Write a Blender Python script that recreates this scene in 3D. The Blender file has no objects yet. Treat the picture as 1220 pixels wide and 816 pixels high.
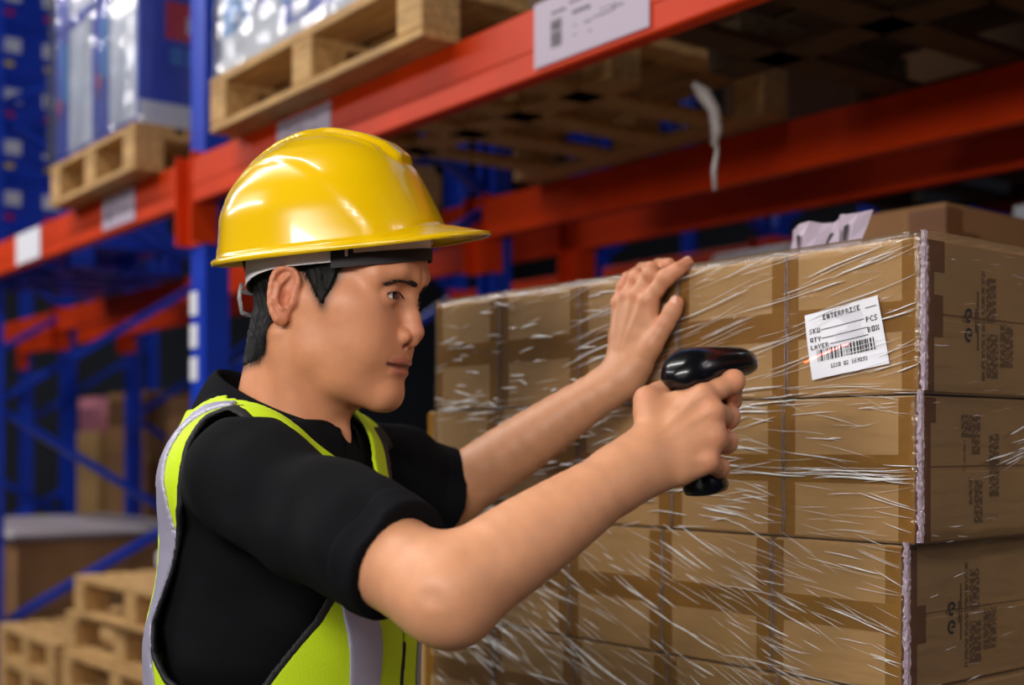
import bpy, bmesh, math, random
import numpy as np
from mathutils import Vector, Matrix
random.seed(7)
SC = bpy.context.scene
COL = SC.collection
# ------------------------------------------------------------------ camera
ZC = 1.4818                       # camera height
FP = 1530.0                       # focal length in px of a 1220 px wide frame
cam = bpy.data.cameras.new('camera'); camo = bpy.data.objects.new('camera', cam)
COL.objects.link(camo); SC.camera = camo
camo.location = (0, 0, ZC); camo.rotation_euler = (math.pi/2, 0, 0)
cam.sensor_width = 36; cam.lens = FP*36/1220; cam.shift_y = 0.1
cam.clip_start = 0.05; cam.clip_end = 100
cam.dof.use_dof = True; cam.dof.focus_distance = 1.28; cam.dof.aperture_fstop = 3.3
# ------------------------------------------------------------------ exposure, world
SC.view_settings.view_transform = 'Standard'; SC.view_settings.look = 'None'
SC.view_settings.gamma = 1; SC.view_settings.exposure = 0.0
SC.view_settings.use_curve_mapping = False
w = bpy.data.worlds.new('world'); SC.world = w; w.use_nodes = True
w.node_tree.nodes['Background'].inputs[0].default_value = (0.55, 0.62, 0.8, 1)
w.node_tree.nodes['Background'].inputs[1].default_value = 0.014
# ------------------------------------------------------------------ rack frame: a runs along the aisle (away), b into the racks
AV = Vector((-0.604, 0.797, 0)); BV = Vector((0.797, 0.604, 0)); ANG = math.atan2(-0.797, 0.604)
def RP(a, b, z): return AV*a + BV*b + Vector((0, 0, z + ZC))      # z is relative to camera height
def at(px, py, Y): return Vector(((px-610)/FP*Y, Y, (530-py)/FP*Y + ZC))
FLOOR = -ZC
# ------------------------------------------------------------------ lights (warehouse strip lamps over the aisles, plus added unseen fill lamps)
def area(name, loc, size, size_y, power, color, target):
    l = bpy.data.lights.new(name, 'AREA'); l.shape = 'RECTANGLE'; l.size = size; l.size_y = size_y
    l.energy = power; l.color = color
    o = bpy.data.objects.new(name, l); COL.objects.link(o); o.location = loc
    d = Vector(target) - Vector(loc); o.rotation_euler = d.to_track_quat('-Z', 'Y').to_euler()
    return o
def strip(name, a0, a1, b, z, power, color, wid=0.25):
    l = bpy.data.lights.new(name, 'AREA'); l.shape = 'RECTANGLE'; l.size = a1-a0; l.size_y = wid
    l.energy = power; l.color = color
    o = bpy.data.objects.new(name, l); COL.objects.link(o)
    o.location = RP((a0+a1)/2, b, z); o.rotation_euler = (0, 0, ANG)
    return o
strip('aisle_strip_light', 1.0, 10.0, -0.75, 3.4, 250, (1.0, 0.97, 0.93), 0.14)
area('added_far_side_fill', RP(5.5, -2.6, 2.7), 6.0, 0.25, 110, (0.98, 0.97, 1.0), RP(4.6, 1.5, 1.2))  # added unseen lamp that brightens the upper left pallet loads
strip('next_aisle_strip_light', -2, 12.0, 5.3, 3.6, 90, (0.9, 0.95, 1.0), 0.3)
area('added_key_light', (-0.62, -0.3, ZC+0.6), 1.7, 0.16, 31, (1.0, 0.95, 0.90), (0.05, 1.3, ZC+0.05))  # added unseen key light close to the man and the carton stack
area('added_front_fill', (2.3, 0.2, ZC+1.3), 0.9, 0.9, 18, (1.0, 0.94, 0.92), (-0.15, 1.3, ZC+0.1))  # added unseen fill for the front of the face
area('added_low_fill', (-1.3, -2.2, ZC+0.25), 2.6, 2.0, 9, (1.0, 0.95, 0.92), (-0.1, 1.3, ZC))  # added low fill standing in for light bounced across the aisle
# ------------------------------------------------------------------ helpers
def srgb(r, g, b):
    f = lambda c: (c/255/12.92) if c/255 <= 0.04045 else ((c/255+0.055)/1.055)**2.4
    return (f(r), f(g), f(b), 1)
def mat(name, color, rough=0.5, metal=0.0, noise=None, bump=None, coat=0.0, spec=0.5, **kw):
    """principled material; noise=(scale, amount[, stretch]) modulates colour, bump=(scale, strength[, stretch])"""
    m = bpy.data.materials.new(name); m.use_nodes = True
    nt = m.node_tree; p = nt.nodes['Principled BSDF']
    p.inputs['Base Color'].default_value = color; p.inputs['Roughness'].default_value = rough
    p.inputs['Metallic'].default_value = metal; p.inputs['Coat Weight'].default_value = coat
    p.inputs['Specular IOR Level'].default_value = spec
    for k, v in kw.items(): p.inputs[k.replace('_', ' ')].default_value = v
    tc = nt.nodes.new('ShaderNodeTexCoord')
    def noise_node(sc, st=None):
        n = nt.nodes.new('ShaderNodeTexNoise'); n.inputs['Scale'].default_value = sc; n.inputs['Detail'].default_value = 4
        if st:
            mp = nt.nodes.new('ShaderNodeMapping'); mp.inputs['Scale'].default_value = st
            nt.links.new(tc.outputs['Object'], mp.inputs[0]); nt.links.new(mp.outputs[0], n.inputs['Vector'])
        else: nt.links.new(tc.outputs['Object'], n.inputs['Vector'])
        return n
    if noise:
        n = noise_node(noise[0], noise[2] if len(noise) > 2 else None)
        mr = nt.nodes.new('ShaderNodeMapRange'); mr.inputs[1].default_value = 0.3; mr.inputs[2].default_value = 0.7
        mr.inputs[3].default_value = 1-noise[1]; mr.inputs[4].default_value = 1+noise[1]
        nt.links.new(n.outputs['Fac'], mr.inputs[0])
        mx = nt.nodes.new('ShaderNodeVectorMath'); mx.operation = 'SCALE'
        mx.inputs[0].default_value = color[:3]; nt.links.new(mr.outputs[0], mx.inputs['Scale'])
        nt.links.new(mx.outputs[0], p.inputs['Base Color'])
    if bump:
        n = noise_node(bump[0], bump[2] if len(bump) > 2 else None)
        bp = nt.nodes.new('ShaderNodeBump'); bp.inputs['Strength'].default_value = bump[1]; bp.inputs['Distance'].default_value = 0.002
        nt.links.new(n.outputs['Fac'], bp.inputs['Height']); nt.links.new(bp.outputs[0], p.inputs['Normal'])
    return m
def link(name, me, parent=None, loc=None, rot=None):
    o = bpy.data.objects.new(name, me); COL.objects.link(o)
    if parent is not None: o.parent = parent
    if loc is not None: o.location = loc
    if rot is not None: o.rotation_euler = rot
    return o
def tag(o, label=None, cat=None, group=None, kind=None):
    if label: o['label'] = label
    if cat: o['category'] = cat
    if group: o['group'] = group
    if kind: o['kind'] = kind
    return o
def thing(name, label, cat, loc, rotz=0.0, group=None):
    o = link(name, None, None, loc, (0, 0, rotz)); o.empty_display_size = 0.05
    return tag(o, label, cat, group)
def copy_tree(o, parent=None, depth=0):
    c = o.copy(); COL.objects.link(c)
    if parent is not None: c.parent = parent
    for ch in list(KIDS.get(o.name, [])) or [x for x in o.children]: copy_tree(ch, c, depth+1)
    return c
KIDS = {}
class MB:
    """collects shapes into one mesh"""
    def __init__(s): s.v = []; s.f = []; s.m = []; s.mi = 0
    def add(s, vs, fs):
        k = len(s.v); s.v += [tuple(v) for v in vs]; s.f += [tuple(i+k for i in f) for f in fs]; s.m += [s.mi]*len(fs)
    def box(s, x0, x1, y0, y1, z0, z1, c=0.0, M=None):
        if c <= 0:
            vs = [(x, y, z) for x in (x0, x1) for y in (y0, y1) for z in (z0, z1)]
            fs = [(0,1,3,2),(4,6,7,5),(0,4,5,1),(2,3,7,6),(0,2,6,4),(1,5,7,3)]
        else:
            bm = bmesh.new(); bmesh.ops.create_cube(bm, size=1)
            for v in bm.verts:
                v.co = Vector((x0 if v.co.x < 0 else x1, y0 if v.co.y < 0 else y1, z0 if v.co.z < 0 else z1))
            bmesh.ops.bevel(bm, geom=bm.edges[:], offset=c, segments=1, affect='EDGES', profile=0.5)
            bm.verts.index_update(); vs = [v.co.copy() for v in bm.verts]; fs = [[v.index for v in f.verts] for f in bm.faces]; bm.free()
        if M is not None: vs = [M @ Vector(v) for v in vs]
        s.add(vs, fs); return s
    def bar(s, p0, p1, wx, wy, up=(0,0,1)):
        p0 = Vector(p0); p1 = Vector(p1); d = (p1-p0).normalized(); u = Vector(up)
        if abs(d.dot(u)) > 0.98: u = Vector((0,1,0))
        x = d.cross(u).normalized(); y = x.cross(d).normalized()
        vs = [p + x*sx*wx/2 + y*sy*wy/2 for p in (p0, p1) for sx, sy in ((-1,-1),(1,-1),(1,1),(-1,1))]
        s.add(vs, [(3,2,1,0),(4,5,6,7),(0,1,5,4),(1,2,6,5),(2,3,7,6),(3,0,4,7)]); return s
    def tube(s, pts, rads, n=8, cap=True):
        pts = [Vector(p) for p in pts]
        if not hasattr(rads, '__len__'): rads = [rads]*len(pts)
        vs = []; ref = None
        for i, p in enumerate(pts):
            d = (pts[min(i+1, len(pts)-1)] - pts[max(i-1, 0)]).normalized()
            if ref is None: ref = Vector((0,0,1)) if abs(d.z) < 0.9 else Vector((1,0,0))
            x = d.cross(ref).normalized(); y = x.cross(d).normalized(); ref = y
            vs += [p + (x*math.cos(t*2*math.pi/n) + y*math.sin(t*2*math.pi/n))*rads[i] for t in range(n)]
        fs = [(i*n+t, i*n+(t+1) % n, (i+1)*n+(t+1) % n, (i+1)*n+t) for i in range(len(pts)-1) for t in range(n)]
        if cap: fs += [tuple(range(n))[::-1], tuple((len(pts)-1)*n+t for t in range(n))]
        s.add(vs, fs); return s
    def quad(s, a, b, c, d): s.add([a,b,c,d], [(0,1,2,3)]); return s
    def mesh(s, name, mats, smooth=False):
        me = bpy.data.meshes.new(name); me.from_pydata(s.v, [], s.f)
        for m in (mats if isinstance(mats, (list, tuple)) else [mats]): me.materials.append(m)
        if len(set(s.m)) > 1: me.polygons.foreach_set('material_index', s.m)
        bm = bmesh.new(); bm.from_mesh(me); bmesh.ops.recalc_face_normals(bm, faces=bm.faces[:]); bm.to_mesh(me); bm.free()
        if smooth: me.polygons.foreach_set('use_smooth', [True]*len(me.polygons))
        me.update(); return me
    def build(s, name, mats, parent=None, loc=None, rot=None, smooth=False):
        return link(name, s.mesh(name, mats, smooth), parent, loc, rot)
# ------------------------------------------------------------------ materials
M_BLUE = mat('blue_paint', srgb(14, 56, 180), 0.38, noise=(6, 0.12), spec=0.5)
M_ORANGE = mat('orange_paint', srgb(204, 56, 6), 0.5, noise=(5, 0.15), spec=0.2)
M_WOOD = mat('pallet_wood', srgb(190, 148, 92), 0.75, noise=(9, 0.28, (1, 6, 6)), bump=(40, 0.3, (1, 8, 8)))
M_WOODD = mat('shaded_pallet_wood', srgb(84, 64, 42), 0.8, noise=(9, 0.3, (1, 6, 6)))  # pallet wood with the shade of the racks put into its colour
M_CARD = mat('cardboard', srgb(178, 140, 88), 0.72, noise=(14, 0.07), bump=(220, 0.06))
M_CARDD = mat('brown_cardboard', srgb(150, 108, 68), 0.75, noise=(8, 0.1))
M_TAPE = mat('amber_tape', srgb(142, 98, 32), 0.28, noise=(20, 0.1), coat=0.3)
M_TAPEB = mat('brown_tape', srgb(118, 76, 44), 0.3, noise=(20, 0.12), coat=0.3)
M_INK = mat('black_ink', srgb(38, 34, 30), 0.6)
M_INKS = mat('faded_ink', srgb(118, 92, 62), 0.7)
M_PAPER = mat('white_paper', srgb(232, 232, 240), 0.55)
M_PAPERL = mat('lilac_label_paper', srgb(180, 165, 182), 0.5)
M_CONC = mat('concrete', srgb(70, 68, 66), 0.5, noise=(1.5, 0.15))
M_WALL = mat('wall_panel', srgb(52, 54, 62), 0.8, noise=(0.7, 0.1))
M_WHITE = mat('white_plastic', srgb(225, 222, 224), 0.35)
M_PBLUE = mat('printed_blue', srgb(22, 60, 185), 0.35, noise=(9, 0.12))
M_PLBLUE = mat('printed_light_blue', srgb(40, 140, 215), 0.35)
M_PRED = mat('printed_red', srgb(205, 14, 50), 0.35)
M_PYEL = mat('printed_yellow', srgb(235, 205, 60), 0.4)
M_PWHITE = mat('printed_white', srgb(222, 226, 235), 0.35, noise=(7, 0.08))
M_DARK = mat('dark_navy_plastic', srgb(24, 26, 48), 0.5)
# ------------------------------------------------------------------ setting
o = MB().box(-14, 16, -8, 16, -0.2, 0).build('floor', M_CONC, None, (0, 0, 0), (0, 0, ANG)); o['kind'] = 'structure'
o = MB().box(-14, 16, 11, 11.2, 0, 7).build('wall_back', M_WALL, None, (0, 0, 0), (0, 0, ANG)); o['kind'] = 'structure'
o = MB().box(-14.2, -14, -8, 11.2, 0, 7).build('wall_left', M_WALL, None, (0, 0, 0), (0, 0, ANG)); o['kind'] = 'structure'
o = MB().box(-14.2, 16, -8, 11.2, 7, 7.2).build('ceiling', M_WALL, None, (0, 0, 0), (0, 0, ANG)); o['kind'] = 'structure'
# ------------------------------------------------------------------ pallet racks
ZB0, ZB1 = 0.69, 0.82            # beam bottom / top relative to the camera
def upright(a, b0, b1, label, group=None, top=4.6):
    t = thing('upright_frame', label, 'rack frame', RP(a, b0, FLOOR), ANG, group)
    D = b1-b0
    for k, y in enumerate((0, D)):
        m = MB()                                     # open C-section post with a front web and two flanges
        s = 1 if k == 0 else -1
        m.box(-0.05, 0.05, y-0.003*s-0.002, y+0.003*s+0.002, 0.01, top)
        for x in (-0.05, 0.05): m.box(x-0.0025, x+0.0025, min(y, y+0.07*s), max(y, y+0.07*s), 0.01, top)
        for x in (-0.035, 0.035): m.box(x-0.015, x+0.015, min(y+0.066*s, y+0.07*s), max(y+0.066*s, y+0.07*s), 0.01, top)
        p = m.build('post', M_BLUE, t)
        MB().box(-0.08, 0.08, y-0.06+0.03*s, y+0.06+0.03*s, 0, 0.012).build('foot_plate', M_BLUE, t)
    zs = [0.816, 0.18, -0.457]
    ends = [(D-0.04, 0.816, 0.04, 0.18), (0.04, 0.17, D-0.04, -0.457), (D-0.04, -0.27, 0.04, -0.80),
            (0.04, -0.82, D-0.04, -1.36), (0.04, 1.45, D-0.04, 0.83), (D-0.04, 2.09, 0.04, 1.46), (0.04, 2.72, D-0.04, 2.1)]
    for y0, z0, y1, z1 in ends:
        MB().bar((0, y0, z0+ZC), (0, y1, z1+ZC), 0.032, 0.045, (1, 0, 0)).build('brace', M_BLUE, t)
    for z in (-1.38, 2.75): MB().bar((0, 0.03, z+ZC), (0, D-0.03, z+ZC), 0.032, 0.04).build('brace', M_BLUE, t)
    return t
def beam(a0, a1, b, label, face=-1, group=None, labels=()):
    """box beam between two frames; connectors hook on the posts' faces"""
    t = thing('rack_beam', label, 'rack beam', RP(a1, b, ZB0), ANG, group)
    L = a1-a0
    m = MB(); y0 = -0.05
    m.box(0.055, L-0.055, -0.045, -0.006, 0, ZB1-ZB0, 0.004)
    m.box(0.055, L-0.055, -0.047, -0.045, 0.05, 0.085)      # pressed rib along the face
    m.build('beam_body', M_ORANGE, t)
    for x in (0.0, L):
        c = MB(); s = 1 if x == 0 else -1
        c.box(min(x-0.048*s*-0, x+0.052*s), max(x, x+0.052*s), -0.012, -0.006, -0.11, 0.15)
        c.box(min(x+0.052*s, x+0.058*s), max(x+0.052*s, x+0.058*s), -0.05, 0.03, -0.11, 0.15)
        for z in (-0.08, 0.02, 0.12): c.tube([(x+0.028*s, -0.016, z), (x+0.028*s, -0.010, z)], 0.007, 8)
        c.build('beam_connector', M_ORANGE, t)
    return t
FA = [-0.9, 3.53, 5.80, 7.95, 10.2]
A0, A1, B0, B1 = 1.533, 2.633, 2.975, 4.05
names = ['just behind the camera side', 'behind the man, bearing white stickers', 'at the left picture edge', 'in the dim background left of the man', 'farthest back in the left gloom']
for i, a in enumerate(FA):
    f = upright(a, A0, A1, 'blue steel upright frame of the front rack ' + names[i])
    if i == 1:
        for z in (0.413, 0.318, 0.222):
            s = MB().box(-0.052, 0.0, -0.007, -0.0055, z-0.034+ZC, z+0.034+ZC).build('sticker', M_PAPER, f)
    upright(a, B0, B1, 'blue steel upright frame of the rear rack ' + ['hidden beyond the right edge', 'seen right of the hat brim', 'hidden behind the man', 'in the gloom at far left', 'in the dark left distance'][i])
bl = []
for i in range(len(FA)-1):
    w = ['over the wrapped cartons and the man', 'left of the sticker post', 'at the left edge under the blue cartons', 'far left in the distance'][i]
    bl.append(beam(FA[i], FA[i+1], A0, 'orange steel front beam of the near rack ' + w))
    beam(FA[i], FA[i+1], A1-0.072, 'shaded orange rear beam of the near rack ' + w)
    beam(FA[i], FA[i+1], B0, 'orange front beam of the rear rack ' + w)
    if i < 2: beam(FA[i], FA[i+1], B1-0.072, 'orange rear beam of the rear rack ' + w)
# the rack across the next aisle, dim
for i, a in enumerate((2.2, 4.0, 5.8, 7.6)):
    upright(a, 6.6, 7.64, 'dim blue upright frame of the rack across the next aisle', 'far rack frames')
    if i:
        for dz in (0, -1.1):
            o = beam((2.2, 4.0, 5.8)[i-1], a, 6.6, 'dim orange beam of the rack across the next aisle', group='far rack beams'); o.location.z += dz
# paper labels stuck on the front beams
def beam_label(bm_i, a_hi, a_lo, z0, z1, m, detail=True):
    t = bl[bm_i]; X = FA[bm_i+1]
    x0, x1 = X-a_hi, X-a_lo
    o = MB().box(x0, x1, -0.0492, -0.0480, z0-ZB0, z1-ZB0).build('paper_label', m, t)
    if detail:
        q = MB(); W = x1-x0; H = z1-z0; y = -0.0495
        def r(u0, u1, v0, v1): q.quad((x0+u0*W, y, z0-ZB0+v0*H), (x0+u1*W, y, z0-ZB0+v0*H), (x0+u1*W, y, z0-ZB0+v1*H), (x0+u0*W, y, z0-ZB0+v1*H))
        v = 0.22
        for k in range(13):
            hgt = random.choice((0.012, 0.02, 0.032)); r(0.16, 0.26, v, v+hgt); v += hgt + random.choice((0.008, 0.014))
            if v > 0.62: break
        for (u0, u1, v0, h) in ((0.17,0.3,0.72,0.05),(0.36,0.52,0.6,0.06),(0.33,0.46,0.78,0.04),(0.55,0.72,0.42,0.03),(0.7,0.8,0.45,0.035),(0.46,0.54,0.4,0.03),(0.68,0.74,0.72,0.07),(0.36,0.41,0.42,0.02),(0.36,0.4,0.28,0.02),(0.5,0.53,0.24,0.03),(0.6,0.75,0.5,0.02)):
            n = max(2, int((u1-u0)/0.018))
            for j in range(n):
                uu = u0+(u1-u0)*j/n; r(uu, uu+(u1-u0)/n*0.7, v0+random.uniform(0,0.01), v0+h)
        q.build('label_print', M_INK, o)
pass
def bl_at(i, px0, px1, z0, z1, m, d):
    f = lambda px: (lambda s: (A0-0.05)/(BV.x*s+BV.y))((px-610)/FP)
    a = [Vector(((px-610)/FP*f(px), f(px), 0)).dot(AV) for px in (px0, px1)]
    beam_label(i, a[0], a[1], z0, z1, m, d)
bl_at(0, 330, 393, ZB0+0.02, ZB1-0.01, M_PAPERL, True)
bl_at(1, 122, 160, ZB0+0.015, ZB1-0.01, M_PAPERL, True)
bl_at(1, 19, 47, ZB0+0.01, ZB1-0.005, M_PAPER, False)
bl_at(0, 636, 773, ZB0+0.012, ZB1+0.002, M_PAPERL, True)
# ------------------------------------------------------------------ pallets
def make_pallet(L, Wd, label, m, loc, group=None, H=0.144):
    """x: front length (runs along -a), y: depth; origin at the near-left bottom corner"""
    t = thing('wooden_pallet', label, 'pallet', loc, ANG, group)
    bw = 0.095
    bx = [0, (L-bw)/2, L-bw]; by = [0, (Wd-bw)/2, Wd-bw]
    for x in bx:
        for y in by: MB().box(x, x+bw, y, y+bw, 0.02, 0.1, 0.003).build('block', m, t)
    for y in by: MB().box(0, L, y, y+bw, 0, 0.02, 0.003).build('bottom_board', m, t)
    for x in (0.12, L*0.36, L*0.58, L-0.2): MB().box(x, x+0.09, 0.1, Wd-0.1, 0.0, 0.018, 0.003).build('bottom_board', m, t)
    for x in bx: MB().box(x, x+bw, 0, Wd, 0.1, 0.12, 0.003).build('stringer_board', m, t)
    n = 7; p = Wd/n
    for k in range(n): MB().box(0, L, k*p, k*p+p-0.025, 0.12, H, 0.003).build('deck_board', m, t)
    return t
def carton(name, label, cat, loc, sx, sy, sz, m, parts=(), group=None, rotz=None, c=0.004):
    rotz = ANG if rotz is None else rotz
    t = thing(name, label, cat, loc, rotz, group)
    b = MB(); b.box(0, sx, 0, sy, 0, sz, c); b.build('body', m, t)
    for nm, bx, pm in parts: MB().box(*bx).build(nm, pm, t)
    return t
PZ = ZB1
# pallet with shrink-wrapped printed boxes left of the post
make_pallet(0.78, 1.1, 'wooden pallet on the orange beam left of the post under silver wrapped boxes', M_WOOD, RP(4.50, 1.41, PZ))
M_FILMW = mat('film_glare_print', srgb(228, 232, 240), 0.22, noise=(4, 0.15, (1, 1, 0.35)), bump=(9, 1.0, (1, 1, 0.4)), coat=0.6)  # pale print that also carries the film's white glare as colour
def printed_box(label, loc, sx, sy, sz, body, front, side, group=None):
    t = carton('printed_box', label, 'box', loc, sx, sy, sz, body, (), group)
    for nm, u0, u1, v0, v1, m in front: MB().box(u0*sx, u1*sx, -0.0015, -0.0002, v0*sz, v1*sz).build(nm, m, t)
    for nm, u0, u1, v0, v1, m in side: MB().box(sx+0.0002, sx+0.0015, u0*sy, u1*sy, v0*sz, v1*sz).build(nm, m, t)
    return t
z = PZ+0.144
k = 0
for lev in range(2):
    for i in range(2):
        x = 0.385*i
        where = ['lower', 'upper'][lev] + ' ' + ['left', 'right'][i]
        side = [('red_panel', 0.08, 0.62, 0.6, 0.86, M_PRED), ('white_band', 0.0, 0.6, 0.0, 0.16, M_PWHITE), ('dark_strip', 0.5, 0.62, 0.18, 0.5, M_DARK)]
        front = [('blue_patch', 0.05, 0.3, 0.02, 0.4, M_PBLUE), ('film_glare_patch', 0.35, 0.95, 0.05, 0.97, M_FILMW), ('light_blue_patch', 0.15, 0.33, 0.45, 0.9, M_PLBLUE), ('red_patch', 0.05, 0.14, 0.32, 0.5, M_PRED)]  # the white patch is glare on the film, put into the colour
        b = printed_box('silver and blue shrink-wrapped printed box, %s of the four on the left pallet' % where, RP(4.50-x, 1.43, z+lev*0.45), 0.38, 1.04, 0.446, M_PBLUE, front, side, 'boxes on the left pallet')
        # lettering-like white mark on the red panel and a small ring emblem below it
        if i == 1:
            q = MB(); X = 0.38+0.0018
            for j in range(8):
                y0 = 0.15+j*0.055; q.box(X-0.0003, X, y0, y0+0.04, 0.446*0.66, 0.446*(0.66+0.06+0.05*(j % 3 == 0)))
            q.build('logo_letters', M_PWHITE, b)
            q = MB()
            for j in range(2):
                for l in range(4+2*j): q.box(X-0.0014, X, 0.1+l*0.05, 0.1+l*0.05+0.035, 0.446*(0.5-j*0.06), 0.446*(0.54-j*0.06))
            q.build('small_letters', M_PLBLUE, b)
            q = MB(); n = 20
            for l in range(n):
                t0, t1 = 2*math.pi*l/n, 2*math.pi*(l+1)/n
                P = lambda r, t: (X, 0.26+r*math.cos(t), 0.446*0.3+r*math.sin(t)*0.6)
                q.quad(P(0.075, t0), P(0.075, t1), P(0.1, t1), P(0.1, t0))
            q.build('ring_emblem', M_PRED, b)
# pale film skin of that load
def film_shell(name, label, loc, sx, sy, sz, m, amp, seed):
    rnd = random.Random(seed); q = MB(); nz = 26; pts = []
    per = []
    n1, n2 = 26, 20
    for i in range(n1): per.append((sx*i/n1, 0, 0, -1))
    for i in range(n2): per.append((sx, sy*i/n2, 1, 0))
    for i in range(n1): per.append((sx*(1-i/n1), sy, 0, 1))
    for i in range(n2): per.append((0, sy*(1-i/n2), -1, 0))
    ph = [rnd.uniform(0, 6) for _ in range(6)]
    vs = []
    for k in range(nz+1):
        zz = sz*k/nz
        for x, y, nx, ny in per:
            s = x+y
            d = amp*(0.5+0.5*math.sin(s*23+zz*31+ph[0])*math.sin(s*9-zz*41+ph[1])) + amp*0.5*rnd.random() + 0.002
            vs.append((x+nx*d, y+ny*d, zz))
    n = len(per)
    fs = [(k*n+i, k*n+(i+1) % n, (k+1)*n+(i+1) % n, (k+1)*n+i) for k in range(nz) for i in range(n)]
    q.add(vs, fs)
    o = q.build(name, m, None, loc, (0, 0, ANG), smooth=True)
    return tag(o, label, 'stretch film')
def film_mat(name, gloss, white, rough=0.12, scale=60, col=(0.9, 0.92, 0.95, 1), fac_scale=None):
    m = bpy.data.materials.new(name); m.use_nodes = True; nt = m.node_tree; nt.nodes.clear()
    out = nt.nodes.new('ShaderNodeOutputMaterial'); tr = nt.nodes.new('ShaderNodeBsdfTransparent')
    tr.inputs[0].default_value = (0.97, 0.97, 0.97, 1)
    gl = nt.nodes.new('ShaderNodeBsdfGlossy'); gl.inputs['Roughness'].default_value = rough; gl.inputs['Color'].default_value = (1, 1, 1, 1)
    df = nt.nodes.new('ShaderNodeBsdfDiffuse'); df.inputs['Color'].default_value = col
    m1 = nt.nodes.new('ShaderNodeMixShader'); m2 = nt.nodes.new('ShaderNodeMixShader')
    fr = nt.nodes.new('ShaderNodeFresnel'); fr.inputs['IOR'].default_value = 1.45
    ad = nt.nodes.new('ShaderNodeMath'); ad.operation = 'MULTIPLY_ADD'; ad.inputs[1].default_value = gloss; ad.inputs[2].default_value = 0.01
    tc = nt.nodes.new('ShaderNodeTexCoord'); mp = nt.nodes.new('ShaderNodeMapping'); mp.inputs['Scale'].default_value = (0.25, 0.25, 1.6)
    no = nt.nodes.new('ShaderNodeTexNoise'); no.inputs['Scale'].default_value = scale; no.inputs['Detail'].default_value = 5
    bp = nt.nodes.new('ShaderNodeBump'); bp.inputs['Strength'].default_value = 0.55; bp.inputs['Distance'].default_value = 0.004
    L = nt.links.new
    L(tc.outputs['Object'], mp.inputs[0]); L(mp.outputs[0], no.inputs['Vector']); L(no.outputs['Fac'], bp.inputs['Height'])
    L(bp.outputs[0], gl.inputs['Normal']); L(bp.outputs[0], fr.inputs['Normal'])
    L(fr.outputs[0], ad.inputs[0]); L(ad.outputs[0], m1.inputs[0]); L(tr.outputs[0], m1.inputs[1]); L(gl.outputs[0], m1.inputs[2])
    m2.inputs[0].default_value = white; L(m1.outputs[0], m2.inputs[1]); L(df.outputs[0], m2.inputs[2]); L(m2.outputs[0], out.inputs[0])
    return m
M_FILM = film_mat('stretch_film', 0.75, 0.015)
M_FILM2 = film_mat('crinkled_film', 0.8, 0.04, 0.12, 8)
M_STREAK = film_mat('film_wrinkle', 2.0, 0.75, 0.12, 300, (1, 1, 1, 1))
M_GATH = film_mat('film_gather', 1.2, 0.16, 0.15, 200, (0.5, 0.36, 0.4, 1))
M_BEAD = film_mat('film_corner_crinkle', 2.5, 0.34, 0.12, 260, (0.78, 0.62, 0.76, 1))
film_shell('stretch_film', 'crinkled silvery film around the boxes on the left pallet', RP(4.505, 1.415, PZ+0.1465), 0.775, 1.06, 0.92, M_FILM2, 0.016, 3)
# blue cartons at the picture's left edge
make_pallet(1.2, 0.95, 'blue painted pallet on the beam at the left picture edge', M_PBLUE, RP(7.12, A0+0.0, PZ))
for lev in range(5):
    side = []
    for u in (0.12, 0.32, 0.52, 0.72):
        side += [('white_mark', u, u+0.09, 0.5, 0.78, M_PWHITE), ('red_mark' if (lev+int(u*10)) % 2 else 'yellow_mark', u+0.01, u+0.055, 0.22, 0.32, M_PRED if (lev+int(u*10)) % 2 else M_PYEL)]
    printed_box('blue printed carton in the column at the left picture edge, ' if False else 'blue printed carton with small marks, %s of the left edge column' % ['lowest', 'second lowest', 'middle', 'second highest', 'topmost'][lev],
                RP(7.09, A0+0.02, PZ+0.144+lev*0.23), 1.12, 0.88, 0.228, M_PBLUE, [], side, 'blue cartons at the left edge')
# pallet on the near beam right of the post, printed boxes in film
make_pallet(1.02, 1.1, 'wooden pallet on the orange beam above the hard hat', M_WOOD, RP(3.18, 1.41, PZ))
for lev in range(2):
    for i in range(3):
        fr = [('white_panel', 0.0, 1.0, 0.0, 0.13, M_PWHITE), ('light_blue_panel', 0.04, 0.5, 0.3, 0.9, M_PLBLUE), ('yellow_flash', 0.3, 0.5, 0.5, 0.85, M_PYEL), ('white_panel', 0.55, 0.95, 0.25, 0.95, M_PWHITE),
              ('blue_panel', 0.62, 0.8, 0.35, 0.6, M_PBLUE), ('grey_picture', 0.2, 0.42, 0.16, 0.42, M_FILMW)]
        if i == 2: fr = [('white_panel', 0.0, 1.0, 0.0, 0.12, M_PWHITE), ('light_blue_panel', 0.05, 0.95, 0.16, 0.6, M_PLBLUE), ('blue_panel', 0.2, 0.7, 0.25, 0.5, M_PBLUE), ('yellow_flash', 0.05, 0.3, 0.68, 0.9, M_PYEL)]
        printed_box('white and blue printed box above the hard hat, %s row, %s' % (['lower', 'upper'][lev], ['nearest the blue post', 'middle one', 'right end'][i]),
                    RP(3.17-i*0.335, 1.44, PZ+0.144+lev*0.36), 0.332, 0.98, 0.357, M_PWHITE if i == 0 else M_PBLUE, fr, [('blue_panel', 0.1, 0.9, 0.1, 0.9, M_PLBLUE)], 'boxes above the hard hat')
M_FILM3 = film_mat('clear_film', 0.6, 0.08, 0.1, 12)
film_shell('stretch_film', 'clear film around the white and blue boxes above the hard hat', RP(3.175, 1.425, PZ+0.1465), 1.01, 1.02, 0.76, M_FILM3, 0.01, 5)
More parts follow.
